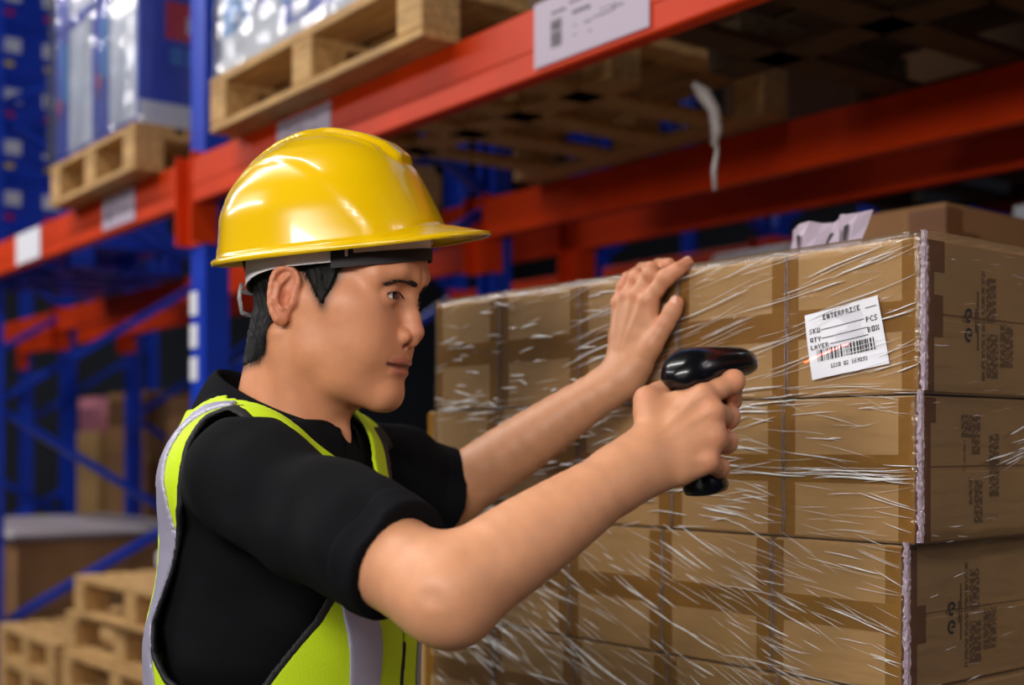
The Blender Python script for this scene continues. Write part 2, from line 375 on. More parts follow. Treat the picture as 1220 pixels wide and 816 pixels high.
# third pallet over the wrapped cartons, seen from below
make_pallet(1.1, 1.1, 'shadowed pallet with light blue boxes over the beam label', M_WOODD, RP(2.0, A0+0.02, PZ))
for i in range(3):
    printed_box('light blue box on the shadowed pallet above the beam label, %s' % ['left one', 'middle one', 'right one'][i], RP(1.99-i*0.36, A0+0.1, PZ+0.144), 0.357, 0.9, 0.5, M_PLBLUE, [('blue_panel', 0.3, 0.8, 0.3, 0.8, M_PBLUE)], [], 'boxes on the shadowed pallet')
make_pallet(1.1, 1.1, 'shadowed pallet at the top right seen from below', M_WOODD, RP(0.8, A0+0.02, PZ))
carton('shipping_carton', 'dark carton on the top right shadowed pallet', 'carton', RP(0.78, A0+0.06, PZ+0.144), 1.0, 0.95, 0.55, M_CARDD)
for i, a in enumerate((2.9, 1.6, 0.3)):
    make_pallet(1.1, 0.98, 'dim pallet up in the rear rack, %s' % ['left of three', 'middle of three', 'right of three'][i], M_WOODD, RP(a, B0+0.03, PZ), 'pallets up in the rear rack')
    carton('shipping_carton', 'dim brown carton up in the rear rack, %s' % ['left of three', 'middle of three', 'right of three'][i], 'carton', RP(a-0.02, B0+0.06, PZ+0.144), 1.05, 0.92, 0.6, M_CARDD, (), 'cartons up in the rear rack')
# torn strip of film hanging from the pallet
m = MB(); p0 = at(838, 118, 2.45)
m.tube([p0+Vector((-.02,0,.03)), p0+Vector((0,0,.01)), p0+Vector((.02,0,-.02)), p0+Vector((.025,0,-.06)), p0+Vector((.02,.0,-.09))], [.006,.016,.013,.012,.006], 7)
m.tube([p0+Vector((.022,0,-.06)), p0+Vector((.026,0,-.10)), p0+Vector((.02,0,-.14)), p0+Vector((.022,0,-.175))], [.006,.0045,.006,.004], 6)
tag(m.build('torn_film_strip', mat('hanging_film', srgb(170, 162, 160), 0.4), smooth=True), 'twisted whitish film strip hanging under the upper pallets', 'plastic strip')
def column(name, cat, lab, a, b, sx, sy, ztop, rows, m, parts_fn=None, group=None):
    h = (ztop+ZC)/rows
    for r in range(rows):
        word = ['lowest', 'second lowest', 'third lowest'][r] if r < rows-1 else 'topmost'
        carton(name, '%s, %s in stack' % (lab, word), cat, RP(a, b, FLOOR+r*h), sx, sy, h-0.002, m, parts_fn(sx, sy, h) if parts_fn else (), group)
def taped(sx, sy, h):
    return [('tape', (sx-0.07, sx+0.0008, -0.0008, -0.0001, h*0.1, h-0.01), M_TAPEB), ('tape', (sx+0.0001, sx+0.001, 0.0, 0.05, h*0.45, h-0.01), M_TAPEB),
            ('tape', (sx+0.0001, sx+0.001, 0.05, 0.10, h*0.78, h*0.9), M_TAPEB), ('print_block', (sx+0.0001, sx+0.001, 0.14, 0.2, h*0.3, h*0.85), M_TAPEB)]
column('shipping_carton', 'carton', 'distant brown carton left of the sticker post', 8.95, 3.2, 0.78, 0.6, 0.36, 4, M_CARDD, taped, 'distant cartons left of the post')
column('shipping_carton', 'carton', 'distant brown carton beside the blue braces', 7.75, 3.15, 0.75, 0.6, 0.30, 4, M_CARDD, taped, 'distant cartons by the braces')
column('shipping_carton', 'carton', 'far brown carton at the left edge under the beam', 9.95, 3.2, 0.8, 0.6, 0.1, 3, M_CARD, None, 'far cartons at the left edge')
carton('wrapped_bundle', 'pink wrapped bundle on the far left cartons', 'bundle', RP(9.7, 3.25, 0.1), 0.35, 0.3, 0.25, mat('pink_wrap', srgb(235, 150, 165), 0.35))
for r in range(5):
    make_pallet(0.74, 0.8, 'pale wooden pallet in the lower stack at far left, %s' % ['lowest', 'second from the floor', 'middle', 'second from the top', 'topmost'][r], M_WOOD, RP(5.68+random.uniform(-.01,.01), 1.56, FLOOR+r*0.145), 'lower pallet stack at far left')
# the floor goods and the wrapped stack stand slightly turned to the racks
AV = Vector((-0.633, 0.774, 0)); BV = Vector((0.774, 0.633, 0)); ANG = math.atan2(-0.774, 0.633)
# ------------------------------------------------------------------ goods under the beams, behind the wrapped stack
CX = 1.19
column('shipping_carton', 'carton', 'taped brown carton behind the wrapped stack at right', CX+0.2, 1.90, 0.2, 0.5, 0.405, 4, M_CARDD, taped, 'brown cartons behind the wrapped stack')
# stacks in the rear rack
spots = [(2.9, 3.0, 0.5, 0.5, 0.50, 4, M_CARD), (2.35, 3.05, 0.55, 0.5, 0.56, 4, M_CARD), (1.75, 3.0, 0.6, 0.5, 0.50, 4, M_CARD), (1.1, 3.0, 0.5, 0.5, 0.60, 4, M_CARD), (0.5, 3.0, 0.6, 0.5, 0.62, 4, M_CARD)]
wd = ['under the film strip', 'behind the white roll', 'under the blue-white box', 'behind the taped carton', 'at the right picture edge']
for s, d in zip(spots, wd): column('shipping_carton', 'carton', 'dim brown carton in the rear rack ' + d, *s[:4], s[4], s[5], s[6], None, 'dim cartons in the rear rack')
def loose(name, cat, lab, px0, px1, py0, py1, Y, m, dep=0.3, zs=None):
    """box whose face spans these photo columns/rows at depth Y, resting on the stack below (zs)"""
    p = at(px0, py0, Y); x1 = at(px1, py0, Y); b = p.dot(BV); a = p.dot(AV); L = (x1-p).length/0.95
    z1 = p.z-ZC; z0 = zs
    return carton(name, lab, cat, RP(a, b, z0), L, dep, max(0.04, z1-z0), m)
t = carton('printed_box', 'small blue and white box on top of the dim rear cartons', 'box', RP(1.70, 3.02, 0.50), 0.30, 0.3, 0.10, M_PLBLUE, [('white_end', (0.0, 0.1, -0.0015, -0.0002, 0, 0.1), M_PWHITE)])
carton('printed_box', 'small blue box on the dim rear cartons at the right edge', 'box', RP(0.62, 3.02, 0.62), 0.3, 0.3, 0.12, M_PLBLUE)
carton('printed_box', 'dark red box on the dim rear cartons right of the film strip', 'box', RP(2.28, 3.08, 0.56), 0.2, 0.3, 0.09, M_PRED)
carton('printed_box', 'navy box on the dim rear cartons beside the dark red box', 'box', RP(2.05, 3.08, 0.56), 0.2, 0.3, 0.07, M_PBLUE)
p = RP(2.75, 3.05, 0.50)
m = MB(); m.tube([Vector((0, 0.06, 0.055)), Vector((0.34, 0.06, 0.055))], 0.055, 16)
t = thing('film_roll', 'white roll lying on the dim rear cartons below the film strip', 'roll', p, ANG); m.build('wound_film', M_WHITE, t, smooth=False)
m = MB(); m.tube([Vector((-0.01, 0.06, 0.055)), Vector((0.35, 0.06, 0.055))], 0.02, 12); m.build('cardboard_core', M_CARDD, t)
# ------------------------------------------------------------------ lower left: stacked pallets, cartons
for r in range(7):
    make_pallet(1.0, 0.8, 'pale wooden pallet at lower left, %s of the stack' % ['lowest', 'second from the floor', 'third from the floor', 'fourth from the floor', 'third from the top', 'second from the top', 'topmost'][r], M_WOOD, RP(4.72+random.uniform(-.03,.03)-(0.12 if r == 6 else 0), 1.72+random.uniform(-.02,.02), FLOOR+r*0.145), 'stacked empty pallets at lower left')
def ribs(sx, sy, h):
    return [('vertical_ridge', (x, x+0.03, -0.012, -0.001, 0.01, h-0.01), M_CARDD) for x in np.arange(0.04, sx-0.04, 0.1)]
h = 0.335
for r in range(2):
    carton('corrugated_bin', 'brown ribbed bin at lower left, %s' % ['under the topmost bin', 'with the white cover on it'][r], 'bin', RP(7.35, 2.0, FLOOR+0.36+r*h), 1.25, 0.9, h-0.003, M_CARDD, ribs(1.25, 0.9, h), 'ribbed bins')
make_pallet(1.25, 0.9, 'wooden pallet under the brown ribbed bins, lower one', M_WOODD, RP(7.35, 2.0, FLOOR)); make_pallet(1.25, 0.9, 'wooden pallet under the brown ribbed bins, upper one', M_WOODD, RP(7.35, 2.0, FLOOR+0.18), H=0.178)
m = MB(); m.box(-0.03, 1.28, -0.04, 0.94, 0, 0.05, 0.02); tag(m.build('plastic_cover', mat('translucent_cover', srgb(170, 160, 165), 0.4, bump=(20, 0.8)), None, RP(7.35, 2.0, FLOOR+0.36+2*h), (0, 0, ANG)), 'whitish plastic cover lying over the brown ribbed bins', 'plastic cover')
column('shipping_carton', 'carton', 'brown carton on the floor at the bottom left corner', 4.1, 0.85, 0.42, 0.42, -0.735, 2, M_CARD, None, 'cartons at the bottom left')
carton('wrapped_bundle', 'white plastic bundle on top of the pallet stack', 'bundle', RP(4.45, 1.95, FLOOR+7*0.145), 0.5, 0.35, 0.10, M_WHITE, c=0.03)
# open carton left of the wrapped stack
t = thing('open_carton', 'open tan carton with a raised flap left of the wrapped stack', 'carton', RP(1.96, 1.26, -0.02-0.30), ANG)
m = MB(); S = 0.26; H = 0.30
m.box(0, S, 0, 0.004, 0, H); m.box(0, S, S-0.004, S, 0, H); m.box(0, 0.004, 0.004, S-0.004, 0, H); m.box(S-0.004, S, 0.004, S-0.004, 0, H); m.box(0, S, 0, S, 0, 0.004)
m.build('body', M_CARD, t)
q = MB(); q.add([(S-0.004,0,H),(S-0.004,S,H),(S+0.03,S-0.05,H+0.15),(S-0.03,0.0,H+0.15),(S,0,H),(S,S,H),(S+0.034,S-0.05,H+0.15),(S-0.026,0.0,H+0.15)], [(0,1,2,3),(7,6,5,4),(0,4,5,1),(1,5,6,2),(2,6,7,3),(3,7,4,0)]); q.build('flap', M_CARD, t)
q = MB(); q.add([(0,0,H),(S,0,H),(S,-0.11,H-0.04),(0,-0.11,H-0.04),(0,0,H-.004),(S,0,H-.004),(S,-0.11,H-0.044),(0,-0.11,H-0.044)], [(0,1,2,3),(7,6,5,4),(0,4,5,1),(1,5,6,2),(2,6,7,3),(3,7,4,0)]); q.build('flap', M_CARD, t)
column('shipping_carton', 'carton', 'brown carton under the open carton left of the wrapped stack', 2.015, 1.22, 0.36, 0.36, -0.32, 3, M_CARD, None, 'cartons under the open one')
# ------------------------------------------------------------------ the wrapped pallet of cartons
D0 = 1.30
CORN = Vector((490/FP*D0, D0, 0)); SA = CORN.dot(AV); SB = CORN.dot(BV)     # near corner of the stack
CW, CDp = 0.1715, 0.34                       # carton width along the aisle, depth
NC, NR = 5, 10
ZT = (530-278)/FP*D0
HS = [0.1614]+[0.1545]*9
SHIFT = [0.0, 0.004, 0.020, 0.012, 0.006, 0, 0.004, 0.006, 0, 0.0]
WID = [[0.171, 0.166, 0.176, 0.170, 0.155]]+[[0.1715]*5]*9
def face_pt(px, py, off=0.0):
    """point on the front face (plane b=SB) seen at this photo pixel, lifted off the face toward the aisle"""
    s = (px-610)/FP; Y = (SB-off)/(BV.x*s+BV.y); return at(px, py, Y)
make_pallet(0.90, 0.72, 'wooden pallet under the wrapped cartons, below the picture', M_WOOD, RP(SA+0.885, SB-0.01, FLOOR))
rowname = ['top row', 'second row from the top', 'third row from the top', 'fourth row from the top']
colname = ['at the near corner', 'second from the near corner', 'middle of five', 'fourth from the near corner', 'at the far left end']
M_INKP = mat('printed_ink', srgb(62, 50, 38), 0.7)
bodies = {}
def carton_body(w, d, h):
    k = (round(w, 4), round(h, 4), round(d, 4))
    if k not in bodies:
        m = MB(); g = 0.0012
        # main box with a recessed horizontal flap seam on the front face
        hs = h*0.5
        m.box(0, w, 0.0, d, 0, hs-g, 0.0025); m.box(0, w, 0.0, d, hs+g, h, 0.0025); m.box(0.002, w-0.002, 0.002, d-0.002, hs-0.004, hs+0.004)
        bodies[k] = m.mesh('carton_body', M_CARD)
    return bodies[k]
def small_arc(q, cx, cz, r, t0, t1, X, wdt=0.0016):
    n = 10
    P = lambda rr, t: (X, cx+rr*math.cos(t), cz+rr*math.sin(t))
    for l in range(n):
        a0 = t0+(t1-t0)*l/n; a1 = t0+(t1-t0)*(l+1)/n
        q.quad(P(r-wdt, a0), P(r-wdt, a1), P(r+wdt, a1), P(r+wdt, a0))
zt = ZT
stack = []
for r in range(NR):
    h = HS[r]-0.002; z0 = zt-HS[r]; x = 0
    for c in range(NC):
        wv = WID[r][c]
        jx = random.uniform(-.001, .001); jb = random.uniform(0, .003) if c else 0
        a_hi = SA+SHIFT[r]+x+wv
        for dcol in range(2):
            vis = dcol == 0 and r < 4
            if vis: lab = 'tan taped carton, wrapped stack, %s, %s' % (rowname[r], colname[c]); grp = 'cartons of the wrapped stack'
            else: lab = 'tan carton inside the wrapped stack, behind or below the visible rows'; grp = 'hidden cartons of the wrapped stack'
            if vis and r == 0 and c == 0: lab = 'tan carton at the near top corner of the wrapped stack, bearing the barcode label'
            t = thing('carton', lab, 'carton', RP(a_hi, SB+jb+dcol*(CDp+0.004), z0), ANG, grp)
            w_ = wv-0.0055
            link('body', carton_body(w_, CDp, h), t)
            if not vis: continue
            T = 0.0006
            MB().box(0.0, w_, -T, 0, h*0.40, h*0.60).build('tape', M_TAPE, t)
            MB().box(w_-0.019, w_, -T*1.4, 0, 0.002, h-0.002).build('edge_tape', M_TAPE, t)
            MB().box(0.0, 0.014, -T*1.4, 0, 0.002, h-0.002).build('edge_tape', M_TAPE, t)
            if c == 0:
                X = w_
                MB().box(X, X+T, 0, 0.027, 0.002, h-0.002).build('edge_tape', M_TAPEB, t)
                for (y1, v0, v1) in ([(0.046, 0.79, 0.99), (0.043, 0.37, 0.64)] if r == 0 else [(0.036, 0.82, 0.99), (0.026, 0.3, 0.6)] if r == 1 else [(0.043, 0.32, 0.58)]):
                    MB().box(X, X+T*1.5, 0.0, y1, h*v0, h*v1).build('tape_tab', M_TAPEB, t)
                q = MB(); X2 = X+0.0009
                if r in (0, 2):
                    for cz in (h*0.53, h*0.40):
                        small_arc(q, 0.092, cz, 0.0062, 0.3, 5.2, X2); q.quad((X2, 0.091, cz-0.0015), (X2, 0.091, cz+0.0015), (X2, 0.0985, cz+0.001), (X2, 0.0985, cz-0.001))
                    for (y, v0, v1) in ((0.105, 0.42, 0.58), (0.109, 0.3, 0.7)): q.quad((X2, y, h*v0), (X2, y+0.0016, h*v0), (X2, y+0.0016, h*v1), (X2, y, h*v1))
                    blk = [(0.118, 0.124, 0.1, 0.84), (0.127, 0.145, 0.5, 0.8), (0.127, 0.15, 0.12, 0.42), (0.155, 0.18, 0.2, 0.5)]
                else:
                    blk = [(0.085, 0.12, 0.72, 0.88), (0.09, 0.093, 0.48, 0.7), (0.10, 0.106, 0.25, 0.44), (0.11, 0.124, 0.12, 0.42), (0.105, 0.12, 0.6, 0.72), (0.14, 0.16, 0.3, 0.75)]
                q.build('printed_symbols', M_INKP, t)
                q = MB()
                for (y0, y1, v0, v1) in blk:                 # turned lines of small print
                    y = y0
                    while y < y1:
                        v = v0
                        while v < v1:
                            l = random.uniform(0.02, 0.07); q.quad((X2, y, h*v), (X2, y+0.0016, h*v), (X2, y+0.0016, h*min(v+l, v1)), (X2, y, h*min(v+l, v1))); v += l+0.015
                        y += 0.0034
                q.build('printed_text', M_INKS, t)
        x += wv
    zt -= HS[r]
# ------------------------------------------------------------------ stretch film: a skin around the stack + gathered wrinkles
rnd = random.Random(11)
SX = sum(WID[0]); SY = 2*CDp+0.004
def front_b(a_rel, z): return 0.0
def layer_shift(zr):
    zz = ZT
    for r in range(NR):
        if zr > zz-HS[r]: return SHIFT[r]
        zz -= HS[r]
    return 0
wrap = thing('stretch_film', 'clear wrinkled stretch film around the tan carton stack', 'stretch film', RP(SA+SX, SB, 0), ANG)
q = MB(); vs = []
zs = list(np.linspace(ZT+0.0035, -0.55, 60)); n1, n2 = 70, 40
per = [(SX*i/n1, 0, 0, -1) for i in range(n1)]+[(SX, 0, .7, -.7)]+[(SX, SY*(i+.5)/n2, 1, 0) for i in range(n2)]+[(SX, SY, .7, .7)]+[(SX*(1-(i+.5)/n1), SY, 0, 1) for i in range(n1)]+[(0, SY, -.7, .7)]+[(0, SY*(1-(i+.5)/n2), -1, 0) for i in range(n2)]
for k, zz in enumerate(zs):
    sh = layer_shift(zz)
    for x, y, nx, ny in per:
        d = 0.0035+0.0012*math.sin(x*60+zz*90)*math.sin(x*17-zz*130+y*40)+0.0006*rnd.random()
        xx = x-sh if x > 0.02 else x-sh*0.2
        vs.append((xx+nx*d, y+ny*d, zz))
n = len(per)
fs = [(k*n+i, k*n+(i+1) % n, (k+1)*n+(i+1) % n, (k+1)*n+i) for k in range(len(zs)-1) for i in range(n)]
# folded lip over the top edges
base = len(vs)
for x, y, nx, ny in per:
    d = 0.05+0.015*rnd.random(); vs.append((min(max(x-nx*d, 0.02), SX-0.02), min(max(y-ny*d, 0.02), SY-0.02), ZT+0.004+0.002*rnd.random()))
fs += [(i, (i+1) % n, base+(i+1) % n, base+i) for i in range(n)]
q.add(vs, fs); o = q.build('film_skin', M_FILM, wrap, smooth=True)
# wrinkles: thin raised ridges
def ridge(q, pts, wd, side):
    """pts (x, y, z) along the crease, out = outward unit vector"""
    n = len(pts); out = Vector((0, -1, 0)) if side == 0 else Vector((1, 0, 0))
    vs = []; fs = []
    for i, p in enumerate(pts):
        p = Vector(p); d = (Vector(pts[min(i+1, n-1)])-Vector(pts[max(i-1, 0)])).normalized(); s = d.cross(out).normalized()
        f = math.sin(math.pi*(i+0.15)/(n-0.7))**0.7
        w_ = wd*f*rnd.uniform(0.6, 1.2); vs += [p-s*w_, p+out*w_*1.3, p+s*w_]
    for i in range(n-1):
        k = i*3; fs += [(k, k+1, k+4, k+3), (k+1, k+2, k+5, k+4), (k+2, k, k+3, k+5)]
    q.add(vs, fs)
def streaks(q, x0, x1, z0, z1, n, slope, ls, wd, side=0, jit=0.1):
    for _ in range(n):
        x = rnd.uniform(x0, x1); zz = rnd.uniform(z0, z1); L = rnd.uniform(*ls); sl = slope+rnd.gauss(0, jit); m = 7
        pts = []
        for i in range(m):
            u = (i/(m-1)-0.5)*L; hx = x+u; hz = zz+u*sl+0.0008*math.sin(i*.9+x*50)*L/0.1
            if hz > ZT or hx > (SX+0.002-layer_shift(hz) if side == 0 else SY) or hx < 0: continue
            if side == 0: pts.append((hx, -0.0048, hz))
            else: pts.append((SX-layer_shift(hz)+0.0048, hx, hz))
        if len(pts) > 3: ridge(q, pts, wd*(0.35+1.3*rnd.random()**3), side)
q = MB()
T1 = ZT-HS[0]; T2 = T1-HS[1]; T3 = T2-HS[2]
streaks(q, 0.33, SX, T1+0.02, ZT, 108, 0.22, (0.03, 0.14), 0.00065, 0, 0.05)       # upper right: rising to the right
streaks(q, 0.0, 0.45, T1, ZT, 87, 0.02, (0.012, 0.05), 0.0010, 0, 0.16)
streaks(q, 0.0, SX, T1-0.02, T1+0.012, 87, 0.03, (0.02, 0.09), 0.0007, 0, 0.05)   # gathered band at the first joint
streaks(q, 0.1, 0.6, T2, T1, 159, 0.08, (0.015, 0.06), 0.0010, 0, 0.14)
streaks(q, 0.55, SX, T2, T1, 87, -0.08, (0.02, 0.08), 0.0005, 0, 0.16)
streaks(q, 0.5, SX, T2+0.066, T2+0.078, 26, 0.0, (0.04, 0.12), 0.0006, 0, 0.03)
streaks(q, 0.0, 0.72, T3-0.06, T2, 246, -0.42, (0.015, 0.08), 0.0007, 0, 0.10)      # lower left: falling to the right
streaks(q, 0.6, SX, T3-0.03, T2, 87, -0.24, (0.02, 0.09), 0.0005, 0, 0.12)
streaks(q, 0.0, 0.5, -0.5, T3, 130, -0.3, (0.02, 0.08), 0.0009, 0, 0.2)
streaks(q, 0.02, 0.4, T3, ZT, 80, 0.06, (0.008, 0.035), 0.00035, 1, 0.08)
streaks(q, 0.10, 0.2, T2+0.08, T2+0.12, 9, 0.25, (0.03, 0.07), 0.0007, 1, 0.06)
o = q.build('film_wrinkles', M_STREAK, wrap, smooth=True); o['kind'] = 'stuff'
# crinkled bead where the film bunches down the near corner
q = MB()
for r in range(4):
    zt_ = ZT-sum(HS[:r]); zb_ = zt_-HS[r]; N = 46; K = 7
    vs = []
    for i in range(N+1):
        zz = zt_+0.003-(zt_-zb_)*i/N
        for k in range(K):
            ang = -math.pi/2*1.0+k/(K-1)*math.pi*0.5
            ex = (k-(K-1)/2)/((K-1)/2)
            wdt = 0.0058*rnd.uniform(0.6, 1.15)
            x = SX-SHIFT[r]+0.004+(0 if ex > 0 else ex*wdt); y = -0.004+(ex*wdt if ex > 0 else 0)
            j = 0.0028*rnd.random()
            vs.append((x+j*0.7, y-j*0.7, zz+rnd.uniform(-.0012, .0012)))
    q.add(vs, [(i*K+k, i*K+k+1, (i+1)*K+k+1, (i+1)*K+k) for i in range(N) for k in range(K-1)])
q.build('corner_crinkle', M_BEAD, wrap)
# darker gathered ropes of film in the vertical joints
q = MB(); 
for r in range(4):
    zt_ = ZT-sum(HS[:r]); zb_ = zt_-HS[r]; x = SX-SHIFT[r]
    for c in range(NC-1):
        x -= WID[r][c]
        for s in (-1, 1):
            pts = [(x+s*0.002*rnd.uniform(.3, 1.4), -0.0036+0.001*rnd.random(), zt_-0.004-(zt_-zb_-0.008)*i/14) for i in range(15)]
            q.tube(pts, [0.0007*rnd.uniform(.5, 1.4) for _ in pts], 5)
o = q.build('film_gathers', M_GATH, wrap, smooth=True); o['kind'] = 'stuff'
# ------------------------------------------------------------------ barcode label on the top near carton
pc = [face_pt(959, 376, 0.0046), face_pt(1047, 352, 0.0046), face_pt(1059, 433, 0.0046), face_pt(968, 453, 0.0046)]
org = pc[3]; ux = (pc[2]-pc[3]); uy = (pc[0]-pc[3])
def lab_pt(u, v, off=0.0):
    p = pc[3]*(1-u)*(1-v)+pc[2]*u*(1-v)+pc[1]*u*v+pc[0]*(1-u)*v
    return p-BV*off
lb = thing('barcode_label', 'white barcode label stuck on the near top carton', 'label', pc[3], 0)
def loc_(p): return p-pc[3]
N = 12; vs = []
def curl(u, v): return 0.0012*math.sin(u*5+v*3)+0.003*max(0, u+v-1.6)
for back in (0, 1):
    for j in range(N+1):
        for i in range(N+1): u, v = i/N, j/N; vs.append(loc_(lab_pt(u, v, curl(u, v)+0.0004*(1-back))))
fs = []; K = (N+1)*(N+1)
for j in range(N):
    for i in range(N):
        a_ = j*(N+1)+i; fs += [(a_, a_+1, a_+N+2, a_+N+1), (K+a_+N+1, K+a_+N+2, K+a_+1, K+a_)]
q = MB(); q.add(vs, fs); q.build('paper', M_PAPER, lb, smooth=True)
def lq(q, u0, u1, v0, v1, off=0.0008):
    n = max(1, int((u1-u0)/0.1))
    for i in range(n):
        a0 = u0+(u1-u0)*i/n; a1 = u0+(u1-u0)*(i+1)/n
        q.add([loc_(lab_pt(u, v, curl(u, v)+off)) for u, v in ((a0, v0), (a1, v0), (a1, v1), (a0, v1))], [(0, 1, 2, 3)])
q = MB(); u = 0.12; rb = random.Random(3)
while u < 0.86:
    wb = rb.choice((0.008, 0.008, 0.015, 0.024)); lq(q, u, u+wb, 0.25, 0.43); u += wb+rb.choice((0.008, 0.012, 0.018))
q.build('barcode', M_INK, lb)
q = MB()
for (u0, u1, v) in ((0.2, 0.78, 0.715), (0.2, 0.8, 0.585), (0.3, 0.8, 0.475), (0.82, 0.97, 0.86)): lq(q, u0, u1, v, v+0.012)
q.build('ruled_lines', M_INK, lb)
FONT = {'A':['010','101','111','101','101'],'B':['110','101','110','101','110'],'C':['011','100','100','100','011'],'E':['111','100','110','100','111'],'I':['111','010','010','010','111'],'K':['101','110','100','110','101'],
 'L':['100','100','100','100','111'],'N':['101','111','111','111','101'],'O':['111','101','101','101','111'],'P':['110','101','110','100','100'],'Q':['111','101','101','111','001'],'R':['110','101','110','101','101'],'S':['011','100','010','001','110'],
 'T':['111','010','010','010','010'],'U':['101','101','101','101','111'],'X':['101','101','010','101','101'],'Y':['101','101','010','010','010'],'0':['111','101','101','101','111'],'1':['010','110','010','010','111'],'2':['110','001','010','100','111'],
 '3':['110','001','010','001','110'],'6':['011','100','110','101','110'],'9':['011','101','011','001','110'],'-':['000','000','111','000','000'],' ':['000']*5}
def word(q, s, u0, v0, cw, chh, gap=0.3):
    for ch in s:
        for rr, row in enumerate(FONT[ch]):
            c0 = 0
            while c0 < 3:
                if row[c0] == '1':
                    c1 = c0
                    while c1 < 3 and row[c1] == '1': c1 += 1
                    lq(q, u0+c0*cw/3, u0+c1*cw/3, v0+chh*(4-rr)/5, v0+chh*(5-rr)/5); c0 = c1
                else: c0 += 1
        u0 += cw*(1+gap)
q = MB()
word(q, 'SKU', 0.045, 0.69, 0.04, 0.075); word(q, 'QTY', 0.045, 0.555, 0.04, 0.075); word(q, 'LAYER', 0.045, 0.445, 0.038, 0.07)
word(q, 'PCS', 0.80, 0.66, 0.042, 0.08); word(q, 'BOX', 0.80, 0.51, 0.042, 0.08); word(q, 'ENTERPRISE', 0.24, 0.86, 0.04, 0.08); word(q, '1230 02 169093', 0.28, 0.12, 0.026, 0.06)
q.build('label_text', M_INK, lb)
# creased paper with printed bars standing on the stack
pp = thing('paper_sheet', 'crumpled white paper sheet standing up on top of the wrapped stack', 'paper', RP(SA+0.345, SB+0.2, ZT+0.006), ANG)
q = MB(); vs = []; N = 10; rn = random.Random(9)
for j in range(5):
    for i in range(N+1): vs.append((0.125*i/N, 0.012*math.sin(i*1.1+j*.6)+0.02*j/4, j/4*(0.066+0.010*(i/N)+rn.uniform(-.003, .003))))
fs = [(j*(N+1)+i, j*(N+1)+i+1, (j+1)*(N+1)+i+1, (j+1)*(N+1)+i) for j in range(4) for i in range(N)]
q.add(vs, fs); o = q.build('sheet', M_PAPERL, pp)
sm = o.modifiers.new('thickness', 'SOLIDIFY'); sm.thickness = 0.0008
q = MB()
for i in (2, 5, 7, 8):
    q.add([Vector(vs[2*(N+1)+i])+Vector((0,-.0016,0)), Vector(vs[2*(N+1)+i+1])+Vector((-.006,-.0016,0)), Vector(vs[3*(N+1)+i+1])+Vector((-.006,-.0016,0)), Vector(vs[3*(N+1)+i])+Vector((0,-.0016,0))], [(0,1,2,3)])
o = q.build('printed_bars', M_INK, pp); o['kind'] = 'stuff'
# ------------------------------------------------------------------ implicit modelling (numpy surface nets)
F32 = np.float32
def vec(*a): return np.array(a, F32)
def ell(P, c, r, M=None):
    q = P-vec(*c)
    if M is not None: q = q @ M
    r = vec(*r); a = q/r; k0 = np.sqrt((a*a).sum(1)); b = a/r; k1 = np.sqrt((b*b).sum(1))
    return k0*(k0-1)/np.maximum(k1, 1e-6)
def rc(P, a, b, r1, r2):
    a = vec(*a); d = vec(*b)-a; t = np.clip(((P-a) @ d)/float(d @ d), 0, 1)
    q = P-a-t[:, None]*d
    return np.sqrt((q*q).sum(1))-(r1+(r2-r1)*t)
def chain(P, pts, rs, k=0.004):
    d = None
    for i in range(len(pts)-1):
        e = rc(P, pts[i], pts[i+1], rs[i], rs[i+1]); d = e if d is None else smin(d, e, k)
    return d
def smin(a, b, k):
    h = np.maximum(k-np.abs(a-b), 0)/k
    return np.minimum(a, b)-h*h*k*0.25
def smax(a, b, k): return -smin(-a, -b, k)
def rotm(ax, deg):
    return np.array(Matrix.Rotation(math.radians(deg), 3, ax), F32)
def poly2(x, y, pts):
    """signed distance to a polygon in 2-D (negative inside)"""
    pts = np.array(pts, F32); n = len(pts)
    d = np.full(x.shape, 1e9, F32); inside = np.zeros(x.shape, bool)
    for i in range(n):
        a = pts[i]; b = pts[(i+1) % n]; e = b-a; wx = x-a[0]; wy = y-a[1]
        t = np.clip((wx*e[0]+wy*e[1])/float(e @ e), 0, 1)
        d = np.minimum(d, (wx-t*e[0])**2+(wy-t*e[1])**2)
        c = ((a[1] <= y) != (b[1] <= y)) & (x < (b[0]-a[0])*(y-a[1])/((b[1]-a[1]) if abs(b[1]-a[1]) > 1e-9 else 1e-9)+a[0])
        inside ^= c
    return np.where(inside, -np.sqrt(d), np.sqrt(d))
_rg = np.random.RandomState(5); _LAT = _rg.rand(32, 32, 32).astype(F32)
def vnoise(P):
    i = np.floor(P).astype(np.int64); f = (P-i).astype(F32); f = f*f*(3-2*f); i &= 31; j = (i+1) & 31
    def g(a, b, c): return _LAT[a, b, c]
    x0, y0, z0 = i.T; x1, y1, z1 = j.T; fx, fy, fz = f.T
    l = lambda a, b, t: a+(b-a)*t
    return l(l(l(g(x0,y0,z0), g(x1,y0,z0), fx), l(g(x0,y1,z0), g(x1,y1,z0), fx), fy), l(l(g(x0,y0,z1), g(x1,y0,z1), fx), l(g(x0,y1,z1), g(x1,y1,z1), fx), fy), fz)-0.5
